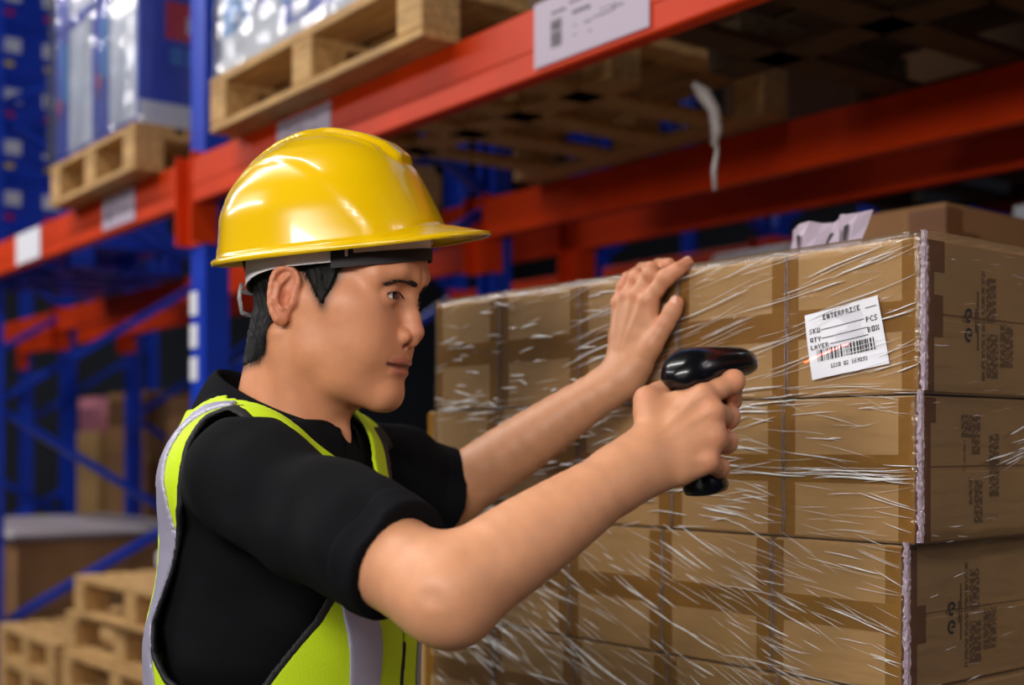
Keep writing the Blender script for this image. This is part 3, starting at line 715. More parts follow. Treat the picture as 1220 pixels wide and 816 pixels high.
def net(fn, lo, hi, h, B=8, slack=1.25):
    """mesh the zero level of fn inside the box lo..hi with cell size h; returns verts, quads"""
    lo = np.array(lo, F32); hi = np.array(hi, F32)
    nb = np.ceil((hi-lo)/(h*B)).astype(int); N = nb*B+1
    G = np.stack(np.meshgrid(*[np.arange(n) for n in nb], indexing='ij'), -1).reshape(-1, 3)
    cen = lo+(G+0.5)*(B*h)
    dc = fn(cen.astype(F32))
    keep = np.abs(dc) < 0.5*B*h*1.7321*slack+h
    vol = np.empty(tuple(N), F32)
    sg = np.where(dc < 0, -1, 1).astype(F32).reshape(tuple(nb))*F32(B*h)
    vol[:-1, :-1, :-1] = np.repeat(np.repeat(np.repeat(sg, B, 0), B, 1), B, 2)
    vol[-1] = vol[-2]; vol[:, -1] = vol[:, -2]; vol[:, :, -1] = vol[:, :, -2]
    o = np.stack(np.meshgrid(*[np.arange(B+1)]*3, indexing='ij'), -1).reshape(-1, 3)
    K = G[keep]*B
    flat = np.zeros(tuple(N), bool)
    for s in range(0, len(K), 4000):
        I = (K[s:s+4000, None]+o[None]).reshape(-1, 3); flat[I[:, 0], I[:, 1], I[:, 2]] = True
    idx = np.argwhere(flat)
    vals = np.empty(len(idx), F32)
    for s in range(0, len(idx), 200000):
        vals[s:s+200000] = fn((lo+idx[s:s+200000]*h).astype(F32))
    vol[idx[:, 0], idx[:, 1], idx[:, 2]] = vals
    ins = vol < 0
    cs = np.zeros(tuple(N-1), np.int8)
    for a in (0, 1):
        for b in (0, 1):
            for c in (0, 1): cs += ins[a:N[0]-1+a, b:N[1]-1+b, c:N[2]-1+c]
    act = np.argwhere((cs > 0) & (cs < 8))
    vid = np.full(tuple(N-1), -1, np.int64); vid[act[:, 0], act[:, 1], act[:, 2]] = np.arange(len(act))
    acc = np.zeros((len(act), 3), np.float64); cnt = np.zeros(len(act))
    cor = [(a, b, c) for a in (0, 1) for b in (0, 1) for c in (0, 1)]
    cv = {k: vol[act[:, 0]+k[0], act[:, 1]+k[1], act[:, 2]+k[2]] for k in cor}
    for k in cor:
        for ax in range(3):
            if k[ax] == 0:
                k2 = tuple(1 if i == ax else k[i] for i in range(3)); a = cv[k]; b = cv[k2]
                m = (a < 0) != (b < 0); t = np.where(m, a/np.where(m, a-b, 1), 0)
                p = np.array(k, float)[None]+np.zeros((len(act), 1)); p[:, ax] = t
                acc += p*m[:, None]; cnt += m
    V = lo+(act+acc/cnt[:, None])*h
    Q = []
    for ax in range(3):
        sl = [slice(1, n-1) for n in N]; sl[ax] = slice(0, N[ax]-1)
        s2 = list(sl); s2[ax] = slice(1, N[ax])
        e = np.argwhere(ins[tuple(sl)] != ins[tuple(s2)]); off = np.array([1, 1, 1]); off[ax] = 0; e = e+off
        flip = ins[e[:, 0], e[:, 1], e[:, 2]]
        u, v = (ax+1) % 3, (ax+2) % 3
        du = np.zeros(3, int); du[u] = 1; dv = np.zeros(3, int); dv[v] = 1
        q = [vid[tuple((e-x).T)] for x in (du+dv, dv, np.zeros(3, int), du)]
        q = np.stack(q, 1); q[~flip] = q[~flip][:, ::-1]; Q.append(q)
    Q = np.concatenate(Q); Q = Q[(Q >= 0).all(1)]
    return V, Q
def relax(V, Q, it=2, lam=0.5):
    for _ in range(it):
        s = np.zeros_like(V); c = np.zeros(len(V))
        for a, b in ((0, 1), (1, 2), (2, 3), (3, 0)):
            np.add.at(s, Q[:, a], V[Q[:, b]]); np.add.at(c, Q[:, a], 1); np.add.at(s, Q[:, b], V[Q[:, a]]); np.add.at(c, Q[:, b], 1)
        V = V+(s/np.maximum(c, 1)[:, None]-V)*lam
    return V
def np_mesh(name, V, Q, m, color=None, smooth=True):
    me = bpy.data.meshes.new(name); me.vertices.add(len(V)); me.vertices.foreach_set('co', np.asarray(V, F32).ravel())
    me.loops.add(Q.size); me.loops.foreach_set('vertex_index', Q.ravel().astype(np.int32))
    me.polygons.add(len(Q)); me.polygons.foreach_set('loop_start', np.arange(0, Q.size, 4, dtype=np.int32))
    if color is not None:
        ca = me.color_attributes.new('tint', 'FLOAT_COLOR', 'POINT')
        ca.data.foreach_set('color', np.concatenate([color, np.ones((len(V), 1))], 1).astype(F32).ravel())
    me.materials.append(m); me.update(calc_edges=True); me.validate()
    me.polygons.foreach_set('use_smooth', [smooth]*len(me.polygons))
    return me
# ------------------------------------------------------------------ the person
HO = np.array([-0.2105, 1.40, 0.155+ZC]); HF = np.array([0.9563, -0.2924, 0]); HR = np.array([-0.2924, -0.9563, 0])
HM = np.stack([HF, HR, np.array([0, 0, 1.0])], 1).astype(F32)      # columns f, s, u
def toh(P): return (P-HO.astype(F32)) @ HM                           # world -> head/torso frame (forward, near side, up)
def toW(q): return np.asarray(q, float) @ HM.T.astype(float)+HO
def apx(px, py, Y): return np.array(at(px, py, Y))
def ear_sdf(q):
    """one ear; q in (f, |s|, u)"""
    p = q-vec(-0.003, 0.079, -0.001)
    R = rotm('Z', -24) @ rotm('Y', 14)                               # flare out at the back, lean the top back
    p = (p @ R)*vec(1/.9, 1, 1/.88)
    d = ell(p, (0, 0, 0.003), (0.0165, 0.0055, 0.031))
    d = smin(d, ell(p, (0.004, -0.001, -0.026), (0.0085, 0.0048, 0.0095)), 0.006)
    rim = [(0.0125, 0.001, 0.004)]+[(-0.001+0.0148*math.cos(t), 0.0035+0.0018*math.sin(t*.5), 0.0165+0.0160*math.sin(t)) for t in np.linspace(0.1, math.pi, 9)]+[(-0.0155, 0.005, 0.008), (-0.0143, 0.0045, -0.002), (-0.0115, 0.004, -0.013), (-0.0065, 0.0035, -0.022), (0.0, 0.0025, -0.028)]
    d = smax(d, -ell(p, (-0.001, 0.0075, 0.006), (0.0115, 0.0062, 0.022)), 0.003)
    d = smin(d, chain(p, rim, [0.0028]+[0.0032]*9+[0.0032, 0.0031, 0.003, 0.0032, 0.004], 0.002), 0.0045)
    d = smin(d, chain(p, [(0.001, 0.004, 0.024), (-0.0075, 0.0045, 0.010), (-0.0065, 0.0045, -0.006), (0.002, 0.004, -0.015)], [0.0024, 0.0034, 0.0034, 0.003], 0.002), 0.004)
    d = smax(d, -ell(p, (0.0035, 0.006, -0.003), (0.0062, 0.008, 0.010)), 0.003)
    d = smin(d, ell(p, (0.0125, 0.002, -0.005), (0.004, 0.0045, 0.0065)), 0.004)
    return d
def head_sdf(P, detail=True, ear=True):
    q = toh(P); s = q[:, 1]; sa = np.sqrt(s*s+4e-6); m = np.stack([q[:, 0], sa, q[:, 2]], 1)
    d = ell(q, (0.013, 0, 0.07), (0.098, 0.0745, 0.10))
    d = smin(d, ell(q, (0.052, 0, 0.05), (0.0655, 0.064, 0.056)), 0.03)
    d = smin(d, ell(q, (0.045, 0, -0.022), (0.057, 0.058, 0.070)), 0.03)
    d = smin(d, ell(m, (0.058, 0.043, -0.014), (0.034, 0.0245, 0.024)), 0.022)          # cheek bone
    d = smin(d, rc(m, (0.005, 0.060, 0.0), (0.055, 0.052, -0.006), 0.011, 0.013), 0.02)
    d = smin(d, ell(m, (0.056, 0.029, -0.050), (0.036, 0.0275, 0.034)), 0.026)
    d = smin(d, ell(m, (0.034, 0.036, -0.048), (0.042, 0.0215, 0.040)), 0.03)              # cheek
    d = smin(d, ell(q, (0.060, 0, -0.060), (0.0405, 0.036, 0.034)), 0.018)               # muzzle
    d = smin(d, chain(m, [(0.004, 0.053, -0.020), (0.014, 0.0475, -0.056), (0.040, 0.033, -0.085), (0.074, 0.011, -0.1015)], [0.013, 0.0145, 0.0145, 0.0165], 0.012), 0.024)
    d = smin(d, ell(q, (0.0765, 0, -0.1000), (0.0185, 0.0215, 0.0178)), 0.012)            # chin
    d = smin(d, ell(q, (0.035, 0, -0.070), (0.048, 0.043, 0.042)), 0.02)
    # brow, sockets
    d = smin(d, chain(m, [(0.110, 0.010, 0.0205), (0.1045, 0.030, 0.0245), (0.090, 0.050, 0.021)], [0.0075, 0.0076, 0.0066], 0.01), 0.022)
    d = smax(d, -ell(m, (0.1185, 0.0325, 0.0000), (0.0175, 0.0185, 0.0115)), 0.016)
    # nose
    d = smin(d, chain(q, [(0.1035, 0, 0.012), (0.1045, 0, -0.002), (0.1085, 0, -0.020), (0.1115, 0, -0.0345)], [0.0085, 0.0078, 0.0085, 0.0108], 0.006), 0.010)
    d = smin(d, ell(m, (0.1000, 0.0128, -0.0405), (0.0122, 0.0074, 0.0088)), 0.004)
    d = smin(d, ell(q, (0.1055, 0, -0.0455), (0.010, 0.005, 0.006)), 0.006)
    if detail:
        d = smax(d, -ell(m, (0.1035, 0.0075, -0.0500), (0.0068, 0.0036, 0.0038)), 0.0025)  # nostrils
        d = smax(d, -chain(m, [(0.0945, 0.0215, -0.034), (0.0905, 0.0220, -0.0425), (0.092, 0.021, -0.048)], [0.0012, 0.0016, 0.001], 0.002), 0.006)   # alar crease
    # lips
    up = ell(m, (0.0880, 0.008, -0.0668), (0.0150, 0.0205, 0.0048)); lo = ell(q, (0.0885, 0, -0.0776), (0.0128, 0.0235, 0.0064))
    d = smin(d, up, 0.005); d = smin(d, lo, 0.005)
    if detail and SEAM: d = smax(d, -chain(m, SEAM, [0.0012]*(len(SEAM)-1)+[0.0008], 0.001), 0.0022)
    if detail:
        d = smax(d, -rc(q, (0.108, 0, -0.053), (0.1085, 0, -0.060), 0.0016, 0.0016), 0.004)
        # lids round the eyeball, then the slit between them
        d = smin(d, ell(m, (0.0920, 0.0320, 0.0008), (0.0136, 0.0145, 0.0132)), 0.005)
        c = m-vec(0.1055, 0.0322, 0.0006); c = c @ rotm('X', -5)
        d = smax(d, -ell(c, (0, 0, 0), (0.0105, 0.0138, 0.0036)), 0.0012)
        d = smax(d, -chain(m, [(0.1070, 0.020, 0.0054), (0.1068, 0.032, 0.0078), (0.0985, 0.0465, 0.0045)], [0.0007, 0.0008, 0.0006], 0.001), 0.003)   # lid fold
    if ear: d = smin(d, np.where(sa > 0.05, ear_sdf(m), 1).astype(F32), 0.006)
    # neck
    d = smin(d, rc(q, (-0.022, 0, -0.04), (-0.058, 0, -0.22), 0.054, 0.060), 0.03)
    d = smin(d, rc(q, (0.000, 0, -0.095), (-0.022, 0, -0.20), 0.032, 0.034), 0.025)
    d = smin(d, rc(m, (-0.020, 0.056, -0.040), (0.004, 0.022, -0.195), 0.012, 0.012), 0.016)
    d = smin(d, ell(q, (0.026, 0, -0.150), (0.010, 0.009, 0.014)), 0.02)
    return d
SEAM = []
def on_face(s_, u_):
    """front surface of the head at lateral offset s_, height u_"""
    f = np.linspace(0.125, 0.05, 400); P = toW(np.stack([f, np.full_like(f, s_), np.full_like(f, u_)], 1)).astype(F32)
    i = int(np.argmax(head_sdf(P, False) < 0)); return float(f[i])
_sm = [(on_face(s_, u_), s_, u_) for s_, u_ in ((0, -.0716), (.005, -.0718), (.010, -.0723), (.015, -.0724), (.020, -.0720), (.026, -.0712), (.0305, -.0700))]
SEAM = _sm
def spheres(pts): return [toW(p) for p in pts]
# ---- arms and hands (world coordinates)
S_R = np.array([-0.2530, 1.235, -0.0300+ZC]); E_R = np.array([-0.0540, 1.062, -0.1235+ZC]); W_R = apx(757, 556, 1.140)
S_L = np.array([-0.205, 1.585, -0.015+ZC]); E_L = apx(534, 590, 1.66); W_L = None
def fpt(px, py, off): return np.array(face_pt(px, py, off))
def top_pt(px, py, z_over, ):                                        # point over the stack's top at height z_over above it
    z = ZT+z_over; Y = z*FP/(530-py); return np.array(at(px, py, Y))
W_L = fpt(738, 452, 0.034)
def lerp(a, b, t): return np.asarray(a)+(np.asarray(b)-np.asarray(a))*t
RH = dict(
    index=[apx(838, 472, 1.158), apx(872, 456, 1.176), apx(872, 478, 1.197), apx(856, 488, 1.206)],
    middle=[apx(850, 492, 1.152), apx(866, 497, 1.184), apx(850, 502, 1.213), apx(826, 500, 1.210)],
    ring=[apx(852, 522, 1.150), apx(864, 527, 1.182), apx(848, 531, 1.210), apx(826, 529, 1.206)],
    little=[apx(844, 551, 1.146), apx(856, 557, 1.173), apx(842, 560, 1.197), apx(824, 558, 1.195)],
    thumb=[apx(775, 532, 1.150), apx(771, 476, 1.166), apx(797, 463, 1.190), apx(822, 470, 1.212)])
RR = dict(index=[.0105, .0102, .0088, .0076], middle=[.0108, .0104, .0092, .008], ring=[.0102, .0098, .0088, .0076], little=[.0092, .0086, .0076, .0068], thumb=[.014, .0118, .0104, .0086])
LHD = dict(
    index=[fpt(773, 358, .026), fpt(793, 331, .020), fpt(806, 322, .014), top_pt(819, 313.5, .006)],
    middle=[fpt(761, 352, .027), fpt(775, 327, .020), top_pt(785, 317, .012), top_pt(797, 315, .007)],
    ring=[fpt(749, 354, .025), fpt(758, 331, .019), top_pt(765, 321, .012), top_pt(776, 318, .007)],
    little=[fpt(738, 362, .021), fpt(743, 342, .017), fpt(748, 331, .012), top_pt(757, 325, .006)],
    thumb=[fpt(762, 434, .026), fpt(778, 410, .026), fpt(793, 385, .019), fpt(806, 361, .0125)])
LR = dict(index=[.0108, .0102, .0090, .0078], middle=[.011, .0104, .0094, .0082], ring=[.0104, .0098, .0088, .0076], little=[.0094, .0086, .0078, .007], thumb=[.015, .0122, .0112, .0092])
def hand_sdf(P, H, R, W, axis_out, k=0.0022):
    """palm from wrist to the knuckles, five separate fingers; axis_out = direction of the back of the hand"""
    ao = np.asarray(axis_out, float)
    d = None; W = np.asarray(W)
    for i, f in enumerate(('index', 'middle', 'ring', 'little')):
        mc = H[f][0]; base = W+(np.asarray(H['index'][0])-np.asarray(H['little'][0]))*(0.16-0.11*i)+(mc-W)*0.06
        e = chain(P, [base-ao*0.004, lerp(base, mc, .55)-ao*0.004, mc-ao*0.001], [.0150, .0135, R[f][0]*1.06], 0.004)
        d = e if d is None else smin(d, e, 0.012)
    pc_ = (H['index'][0]+H['little'][0]+H['middle'][0]+H['ring'][0])/4
    d = smin(d, rc(P, lerp(W, pc_, .2)-ao*0.010, lerp(W, pc_, .85)-ao*0.010, .021, .018), 0.012)
    t = H['thumb']
    d = smin(d, chain(P, [lerp(W, t[0], .35), t[0], t[1]], [.019, R['thumb'][0], R['thumb'][1]], 0.006), 0.012)
    d = smin(d, rc(P, t[0], lerp(pc_, W, .25)-ao*0.006, .0135, .014), 0.010)
    d = smin(d, chain(P, [lerp(t[0], t[1], .75), lerp(t[1], H['index'][0], .5)-ao*0.004, H['index'][0]-ao*0.004], [.0085, .0065, .008], 0.006), 0.012)
    for f in ('index', 'middle', 'ring', 'little'):
        p = H[f]; r = R[f]
        e = chain(P, [p[0], lerp(p[0], p[1], .5), p[1], lerp(p[1], p[2], .5), p[2], p[3]], [r[0], (r[0]+r[1])/2*.93, r[1], (r[1]+r[2])/2*.94, r[2], r[3]], 0.003)
        d = smin(d, e, k)
        kn = p[0]+ao*0.0055                                            # knuckle
        d = smin(d, ell(P, kn, (0.0068,)*3), 0.007)
        d = smin(d, ell(P, p[1]+(p[1]-lerp(p[0], p[2], .5))*0.15, (r[1]*.98,)*3), 0.005)
    e = chain(P, [t[1], lerp(t[1], t[2], .5), t[2], lerp(t[2], t[3], .6), t[3]], [R['thumb'][1], R['thumb'][1]*.92, R['thumb'][2], R['thumb'][2]*1.0, R['thumb'][3]], 0.003)
    d = smin(d, e, 0.004)
    for f in ('index', 'middle', 'ring', 'little'):                   # extensor tendons
        mc = H[f][0]; b = lerp(W, mc, .35)
        d = smin(d, rc(P, b+ao*0.0108, mc+ao*0.0088, .0020, .0028), 0.0045)
    return d
def arm_sdf(P, S, E, W, out, hand_dir):
    S = np.asarray(S); E = np.asarray(E); W = np.asarray(W); out = np.asarray(out, float)
    def limb(A, B, ts, rs, d=None):
        t = np.linspace(0, 1, 13); r = np.interp(t, ts, rs); r = np.convolve(np.concatenate([[r[0]]*2, r, [r[-1]]*2]), [.1, .2, .4, .2, .1], 'valid')
        return chain(P, [lerp(A, B, x) for x in t], list(r), 0.003)
    d = limb(lerp(S, E, .1), E, [0, .5, .85, 1], [.039, .0425, .0415, .0395])
    d = smin(d, limb(E, W, [0, .2, .42, .72, 1], [.0385, .0402, .0378, .0312, .0240]), 0.022)
    return d
bR = np.array([-0.35, -0.90, 0.30]); bR /= np.linalg.norm(bR)         # back of the right hand faces the camera
bL = -np.array(BV)*0.93+np.array([0, 0, 0.25]); bL /= np.linalg.norm(bL)
def armR(P):
    d = arm_sdf(P, S_R, E_R, W_R, bR, None)
    u = (W_R-E_R)/np.linalg.norm(W_R-E_R); v = np.cross(u, bR)
    d = smin(d, ell(P, E_R+np.array([0.008, -0.006, -0.016]), (0.0195, 0.018, 0.0195)), 0.022)      # olecranon
    d = smax(d, -rc(P, apx(509, 712, 1.012), apx(540, 722, 1.002), .0010, .0006), 0.016)
    d = smin(d, rc(P, W_R-u*0.02+np.array([-.004, 0, 0.010]), W_R+u*0.012+np.array([-.002, 0, 0.012]), .017, .0155), 0.014)
    d = smin(d, rc(P, W_R-u*0.02-np.array([-.004, 0, 0.010]), W_R+u*0.012-np.array([-.004, 0, 0.010]), .0165, .0155), 0.014)
    return smin(d, hand_sdf(P, RH, RR, W_R, bR), 0.012)
def armL(P):
    d = arm_sdf(P, S_L, E_L, W_L, bL, None)
    u = (W_L-E_L)/np.linalg.norm(W_L-E_L); v = np.cross(u, bL)
    d = smin(d, rc(P, W_L-u*0.02+v*0.009, W_L+u*0.012+v*0.011, .0165, .0155), 0.014)
    d = smin(d, rc(P, W_L-u*0.02-v*0.009, W_L+u*0.012-v*0.011, .0165, .0155), 0.014)
    return smin(d, hand_sdf(P, LHD, LR, W_L, bL), 0.012)
# ---- torso (under the clothes) and clothes
def torso_core(P, off=0.0):
    q = toh(P); s = q[:, 1]; m = np.stack([q[:, 0], np.abs(s), q[:, 2]], 1)
    d = ell(q, (-0.036, 0, -0.295), (0.096, 0.158, 0.165))
    d = smin(d, ell(q, (-0.046, 0, -0.235), (0.078, 0.148, 0.115)), 0.05)
    d = smin(d, rc(q, (-0.058, 0, -0.13), (-0.06, 0, -0.22), 0.062, 0.08), 0.05)
    d = smin(d, rc(m, (-0.060, 0.03, -0.152), (-0.040, 0.118, -0.182), 0.042, 0.042), 0.05)
    w_ = q*vec(1, 0.78, 1)
    d = smin(d, rc(w_, (-0.040, 0, -0.38), (-0.045, 0, -0.70), 0.112, 0.122), 0.05)
    return d-off
def shirt_outer(P, folds=True):
    q = toh(P)
    d = torso_core(P, 0.006)
    h = lerp(S_R, E_R, .80)
    a = chain(P, [S_R, lerp(S_R, E_R, .2), lerp(S_R, E_R, .4), lerp(S_R, E_R, .6), h, lerp(h, E_R, .3)], [.061, .0590, .0565, .0540, .0510, .050], 0.004)
    b = chain(P, [S_L, lerp(S_L, E_L, .5), E_L, E_L+(E_L-S_L)*.4], [.060, .058, .0555, .056], 0.02)
    d = smin(d, smin(a, b, 0.01), 0.032)
    if not folds: return d.astype(F32)
    # cloth folds
    e = (vec(*(E_R-S_R))/np.linalg.norm(E_R-S_R)).astype(F32)
    t = (P-vec(*S_R)) @ e
    near = np.exp(-np.maximum(a, 0)*40)
    wv = vnoise(np.stack([t*26+P[:, 2]*9, P[:, 0]*9, (P[:, 2]*1.0+P[:, 0]*0.8)*22], 1)+3)
    wv2 = vnoise(P*vec(16, 16, 30)+9)
    d = d+(wv*0.017)*near*np.clip((t+0.05)*8, 0, 1)*(t < 0.22)+wv2*0.010
    return d.astype(F32)
uR = (E_R-S_R)/np.linalg.norm(E_R-S_R); hR = lerp(S_R, E_R, .775)
uL = (W_L-E_L)/np.linalg.norm(W_L-E_L); hL = lerp(S_L, E_L, .95)
uLs = (E_L-S_L)+np.array([0, 0, 0.015]); uLs /= np.linalg.norm(uLs)
def cut_sleeves(P):
    """>0 past the sleeve hems"""
    cr = (P-vec(*hR)) @ vec(*uR); cl = (P-vec(*hL)) @ vec(*uLs)
    dR = np.linalg.norm(P-vec(*hR), axis=1); dL = np.linalg.norm(P-vec(*hL), axis=1)
    c = np.full(len(P), -0.2, F32)
    c = np.where(dR < 0.17, np.maximum(c, cr), c)
    c = np.where(dL < 0.17, np.maximum(c, cl), c)
    return c.astype(F32)
def shirt_sdf(P):
    d = shirt_outer(P); q = toh(P)
    c = cut_sleeves(P)
    d = smax(d, c, 0.004)
    inner = np.minimum(rc(P, lerp(S_R, E_R, .60), lerp(S_R, E_R, 1.2), .0435, .0395), rc(P, lerp(S_L, E_L, .5), E_L+(E_L-S_L)*.4, .0505, .0515))
    d = smax(d, -inner, 0.002)
    d = smax(d, q[:, 2]+0.128-np.clip(-q[:, 0]-0.02, 0, 0.08)*0.45, 0.004)   # neckline
    d = smax(d, -(q[:, 2]+0.66), 0.004)
    return d
ARMHOLE_PX = [(296, 488), (264, 498), (237, 530), (223, 600), (208, 680), (192, 740), (194, 775), (208, 806), (250, 835), (322, 816), (385, 738), (416, 690), (424, 630), (416, 578), (400, 563), (370, 540), (335, 512), (312, 494)]
def on_torso(px, py, off=0.010):
    """where the sight line of a photo pixel meets the clothed trunk, in torso coordinates"""
    d = np.array([(px-610)/FP, 1, (530-py)/FP]); d /= np.linalg.norm(d); o = np.array([0, 0, ZC]); t = 1.0; best = (9, 1.2)
    for i in range(90):
        v = float(torso_core((o+d*t)[None].astype(F32), off)[0])
        if v < best[0]: best = (v, t)
        if v < 0.0005 or t > 2: break
        t += max(v*.8, .001)
    return toh((o+d*best[1])[None].astype(F32))[0]
AH = [tuple(on_torso(x, y)[[0, 2]]) for x, y in ARMHOLE_PX]
def armhole(q):
    return poly2(q[:, 0], q[:, 2], AH)
SKIN = bpy.data.materials.new('skin'); SKIN.use_nodes = True
_nt = SKIN.node_tree; _p = _nt.nodes['Principled BSDF']
_a = _nt.nodes.new('ShaderNodeVertexColor'); _a.layer_name = 'tint'
_tc = _nt.nodes.new('ShaderNodeTexCoord'); _n = _nt.nodes.new('ShaderNodeTexNoise'); _n.inputs['Scale'].default_value = 45; _n.inputs['Detail'].default_value = 5
_mr = _nt.nodes.new('ShaderNodeMapRange'); _mr.inputs[1].default_value = .3; _mr.inputs[2].default_value = .7; _mr.inputs[3].default_value = .92; _mr.inputs[4].default_value = 1.06
_mx = _nt.nodes.new('ShaderNodeVectorMath'); _mx.operation = 'SCALE'
_nt.links.new(_tc.outputs['Object'], _n.inputs['Vector']); _nt.links.new(_n.outputs['Fac'], _mr.inputs[0]); _nt.links.new(_mr.outputs[0], _mx.inputs['Scale'])
_nt.links.new(_a.outputs['Color'], _mx.inputs[0]); _nt.links.new(_mx.outputs[0], _p.inputs['Base Color'])
_n2 = _nt.nodes.new('ShaderNodeTexNoise'); _n2.inputs['Scale'].default_value = 420; _nt.links.new(_tc.outputs['Object'], _n2.inputs['Vector'])
_b = _nt.nodes.new('ShaderNodeBump'); _b.inputs['Strength'].default_value = .22; _b.inputs['Distance'].default_value = .001
_nt.links.new(_n2.outputs['Fac'], _b.inputs['Height']); _nt.links.new(_b.outputs[0], _p.inputs['Normal'])
_p.inputs['Roughness'].default_value = .48; _p.inputs['Subsurface Weight'].default_value = .18; _p.inputs['Subsurface Radius'].default_value = (1, .35, .2); _p.inputs['Subsurface Scale'].default_value = .004
_p.inputs['Specular IOR Level'].default_value = .45
M_HAIR = mat('black_hair', srgb(14, 12, 11), 0.6, spec=0.25, bump=(300, 0.5, (3, 3, 0.4)))
M_SHIRT = mat('black_knit', srgb(15, 16, 19), 0.95, bump=(700, 0.25), spec=0.12)
M_RIB = mat('black_rib_knit', srgb(17, 18, 22), 0.95, bump=(500, 0.4, (1, 1, .1)), spec=0.1)
M_LIME = mat('lime_fabric', srgb(200, 230, 14), 0.7, bump=(420, 0.25), noise=(5, 0.06))
M_SILV = mat('silver_reflective_tape', srgb(168, 164, 186), 0.42, metal=0.25, bump=(500, 0.2))
M_BIND = mat('black_binding', srgb(22, 22, 24), 0.7)
HAIRP = [(.062, .2), (.062, .05), (.0605, .034), (.050, .012), (.0385, -.012), (.033, -.002), (.024, .014), (.013, .027), (-.010, .036), (-.021, .024), (-.0245, -.008), (-.032, -.045), (-.046, -.066), (-.13, -.082), (-.13, .2)]
def tint_head(V):
    q = toh(V.astype(F32)); m = np.stack([q[:, 0], np.abs(q[:, 1]), q[:, 2]], 1)
    base = np.array(srgb(212, 145, 106)[:3]); c = np.tile(base, (len(V), 1))
    def mixc(c, col, w): return c+(np.array(srgb(*col)[:3])-c)*w[:, None]
    g = lambda d, s: np.exp(-np.maximum(d, 0)**2/(2*s*s))
    lip = np.minimum(ell(m, (0.0905, 0.007, -0.0667), (0.0155, 0.0205, 0.0042)), ell(q, (0.0895, 0, -0.0768), (0.0135, 0.0225, 0.0052)))
    c = mixc(c, (176, 92, 82), g(lip, .0012)*0.72)
    seam = chain(m, SEAM, [0.0009]*len(SEAM), 0.001)
    c = mixc(c, (92, 40, 36), g(seam, .0010)*0.9)
    c = mixc(c, (206, 130, 100), g(ell(q, (0.110, 0, -0.036), (0.012, 0.014, 0.010)), .006)*0.5)
    c = mixc(c, (204, 124, 98), g(ear_sdf(m), .002)*0.55)
    eye = ell(m, (0.1055, 0.0322, 0.0006), (0.0105, 0.0145, 0.0042))
    c = mixc(c, (70, 42, 34), g(eye, .0011)*0.75)
    c = mixc(c, (186, 122, 92), g(ell(m, (0.104, 0.033, -0.006), (0.01, 0.017, 0.009)), .005)*0.35)
    hp_ = poly2(q[:, 0], q[:, 2], HAIRP); c = mixc(c, (70, 52, 44), np.clip(1-(hp_-0.001)/0.010, 0, 1)**1.5*0.75*(np.abs(q[:, 1]) > .02)*np.clip((ear_sdf(m)-.001)/.003, 0, 1))
    return c
def tint_arm(V, H, R, back):
    base = np.array(srgb(208, 148, 110)[:3]); c = np.tile(base, (len(V), 1)); P = V.astype(F32)
    def mixc(c, col, w): return c+(np.array(srgb(*col)[:3])-c)*w[:, None]
    for f in H:
        for j, p in enumerate(H[f]):
            d = np.linalg.norm(P-vec(*p), axis=1); c = mixc(c, (202, 112, 90), np.exp(-(d/0.011)**2)*(0.6 if j < 3 else 0.45))
    return c
person = thing('person', 'man in a black polo shirt and lime safety vest aiming a scanner at the cartons', 'person', tuple(toW((-0.06, 0, 0)))[:2]+(0.0,), 0)
PO = Vector(person.location)
def child(name, me, par=None):
    me.transform(Matrix.Translation(-PO)); return link(name, me, par or person)
parts = []
def bounds(pts, pad):
    a = np.array(pts); return a.min(0)-pad, a.max(0)+pad
# head + neck
hs = spheres([(-0.10, -0.10, -0.22), (0.135, 0.10, -0.22), (-0.10, 0.10, 0.18), (0.135, -0.10, 0.18)])
lo, hi = bounds(hs, 0.0)
V, Q = net(head_sdf, lo, hi, 0.00135)
k = toh(V.astype(F32))[:, 2] > -0.21
V = relax(V, Q, 1, 0.35); parts.append((V, Q, tint_head(V)))
# arms
lo, hi = bounds([lerp(S_R, E_R, .5), E_R, W_R]+[p for f in RH.values() for p in f], 0.055)
V, Q = net(armR, lo, hi, 0.00165); V = relax(V, Q, 1, 0.4); parts.append((V, Q, tint_arm(V, RH, RR, bR)))
lo, hi = bounds([lerp(S_L, E_L, .6), E_L, W_L]+[p for f in LHD.values() for p in f], 0.055)
V, Q = net(armL, lo, hi, 0.0019); V = relax(V, Q, 1, 0.4); parts.append((V, Q, tint_arm(V, LHD, LR, bL)))
# torso core under the shirt joins them
def core(P):
    d = torso_core(P, -0.006)
    d = smin(d, chain(P, [S_R, lerp(S_R, E_R, .62)], [.05, .036], .02), .03); d = smin(d, chain(P, [S_L, lerp(S_L, E_L, .7)], [.05, .034], .02), .03)
    return smax(d, toh(P)[:, 2]+0.19, .01)
lo, hi = bounds(list(spheres([(-0.2, -0.22, -0.68), (0.12, 0.22, -0.68), (-0.2, 0.22, -0.1), (0.12, -0.22, -0.1)]))+[E_R, E_L], 0.0)
V, Q = net(core, lo, hi, 0.009); parts.append((V, Q, np.tile(np.array(srgb(212, 145, 106)[:3]), (len(V), 1))))
off = 0; VV = []; QQ = []; CC = []
for V, Q, c in parts: VV.append(V); QQ.append(Q+off); CC.append(c); off += len(V)
child('body', np_mesh('body', np.concatenate(VV), np.concatenate(QQ), SKIN, np.concatenate(CC)))
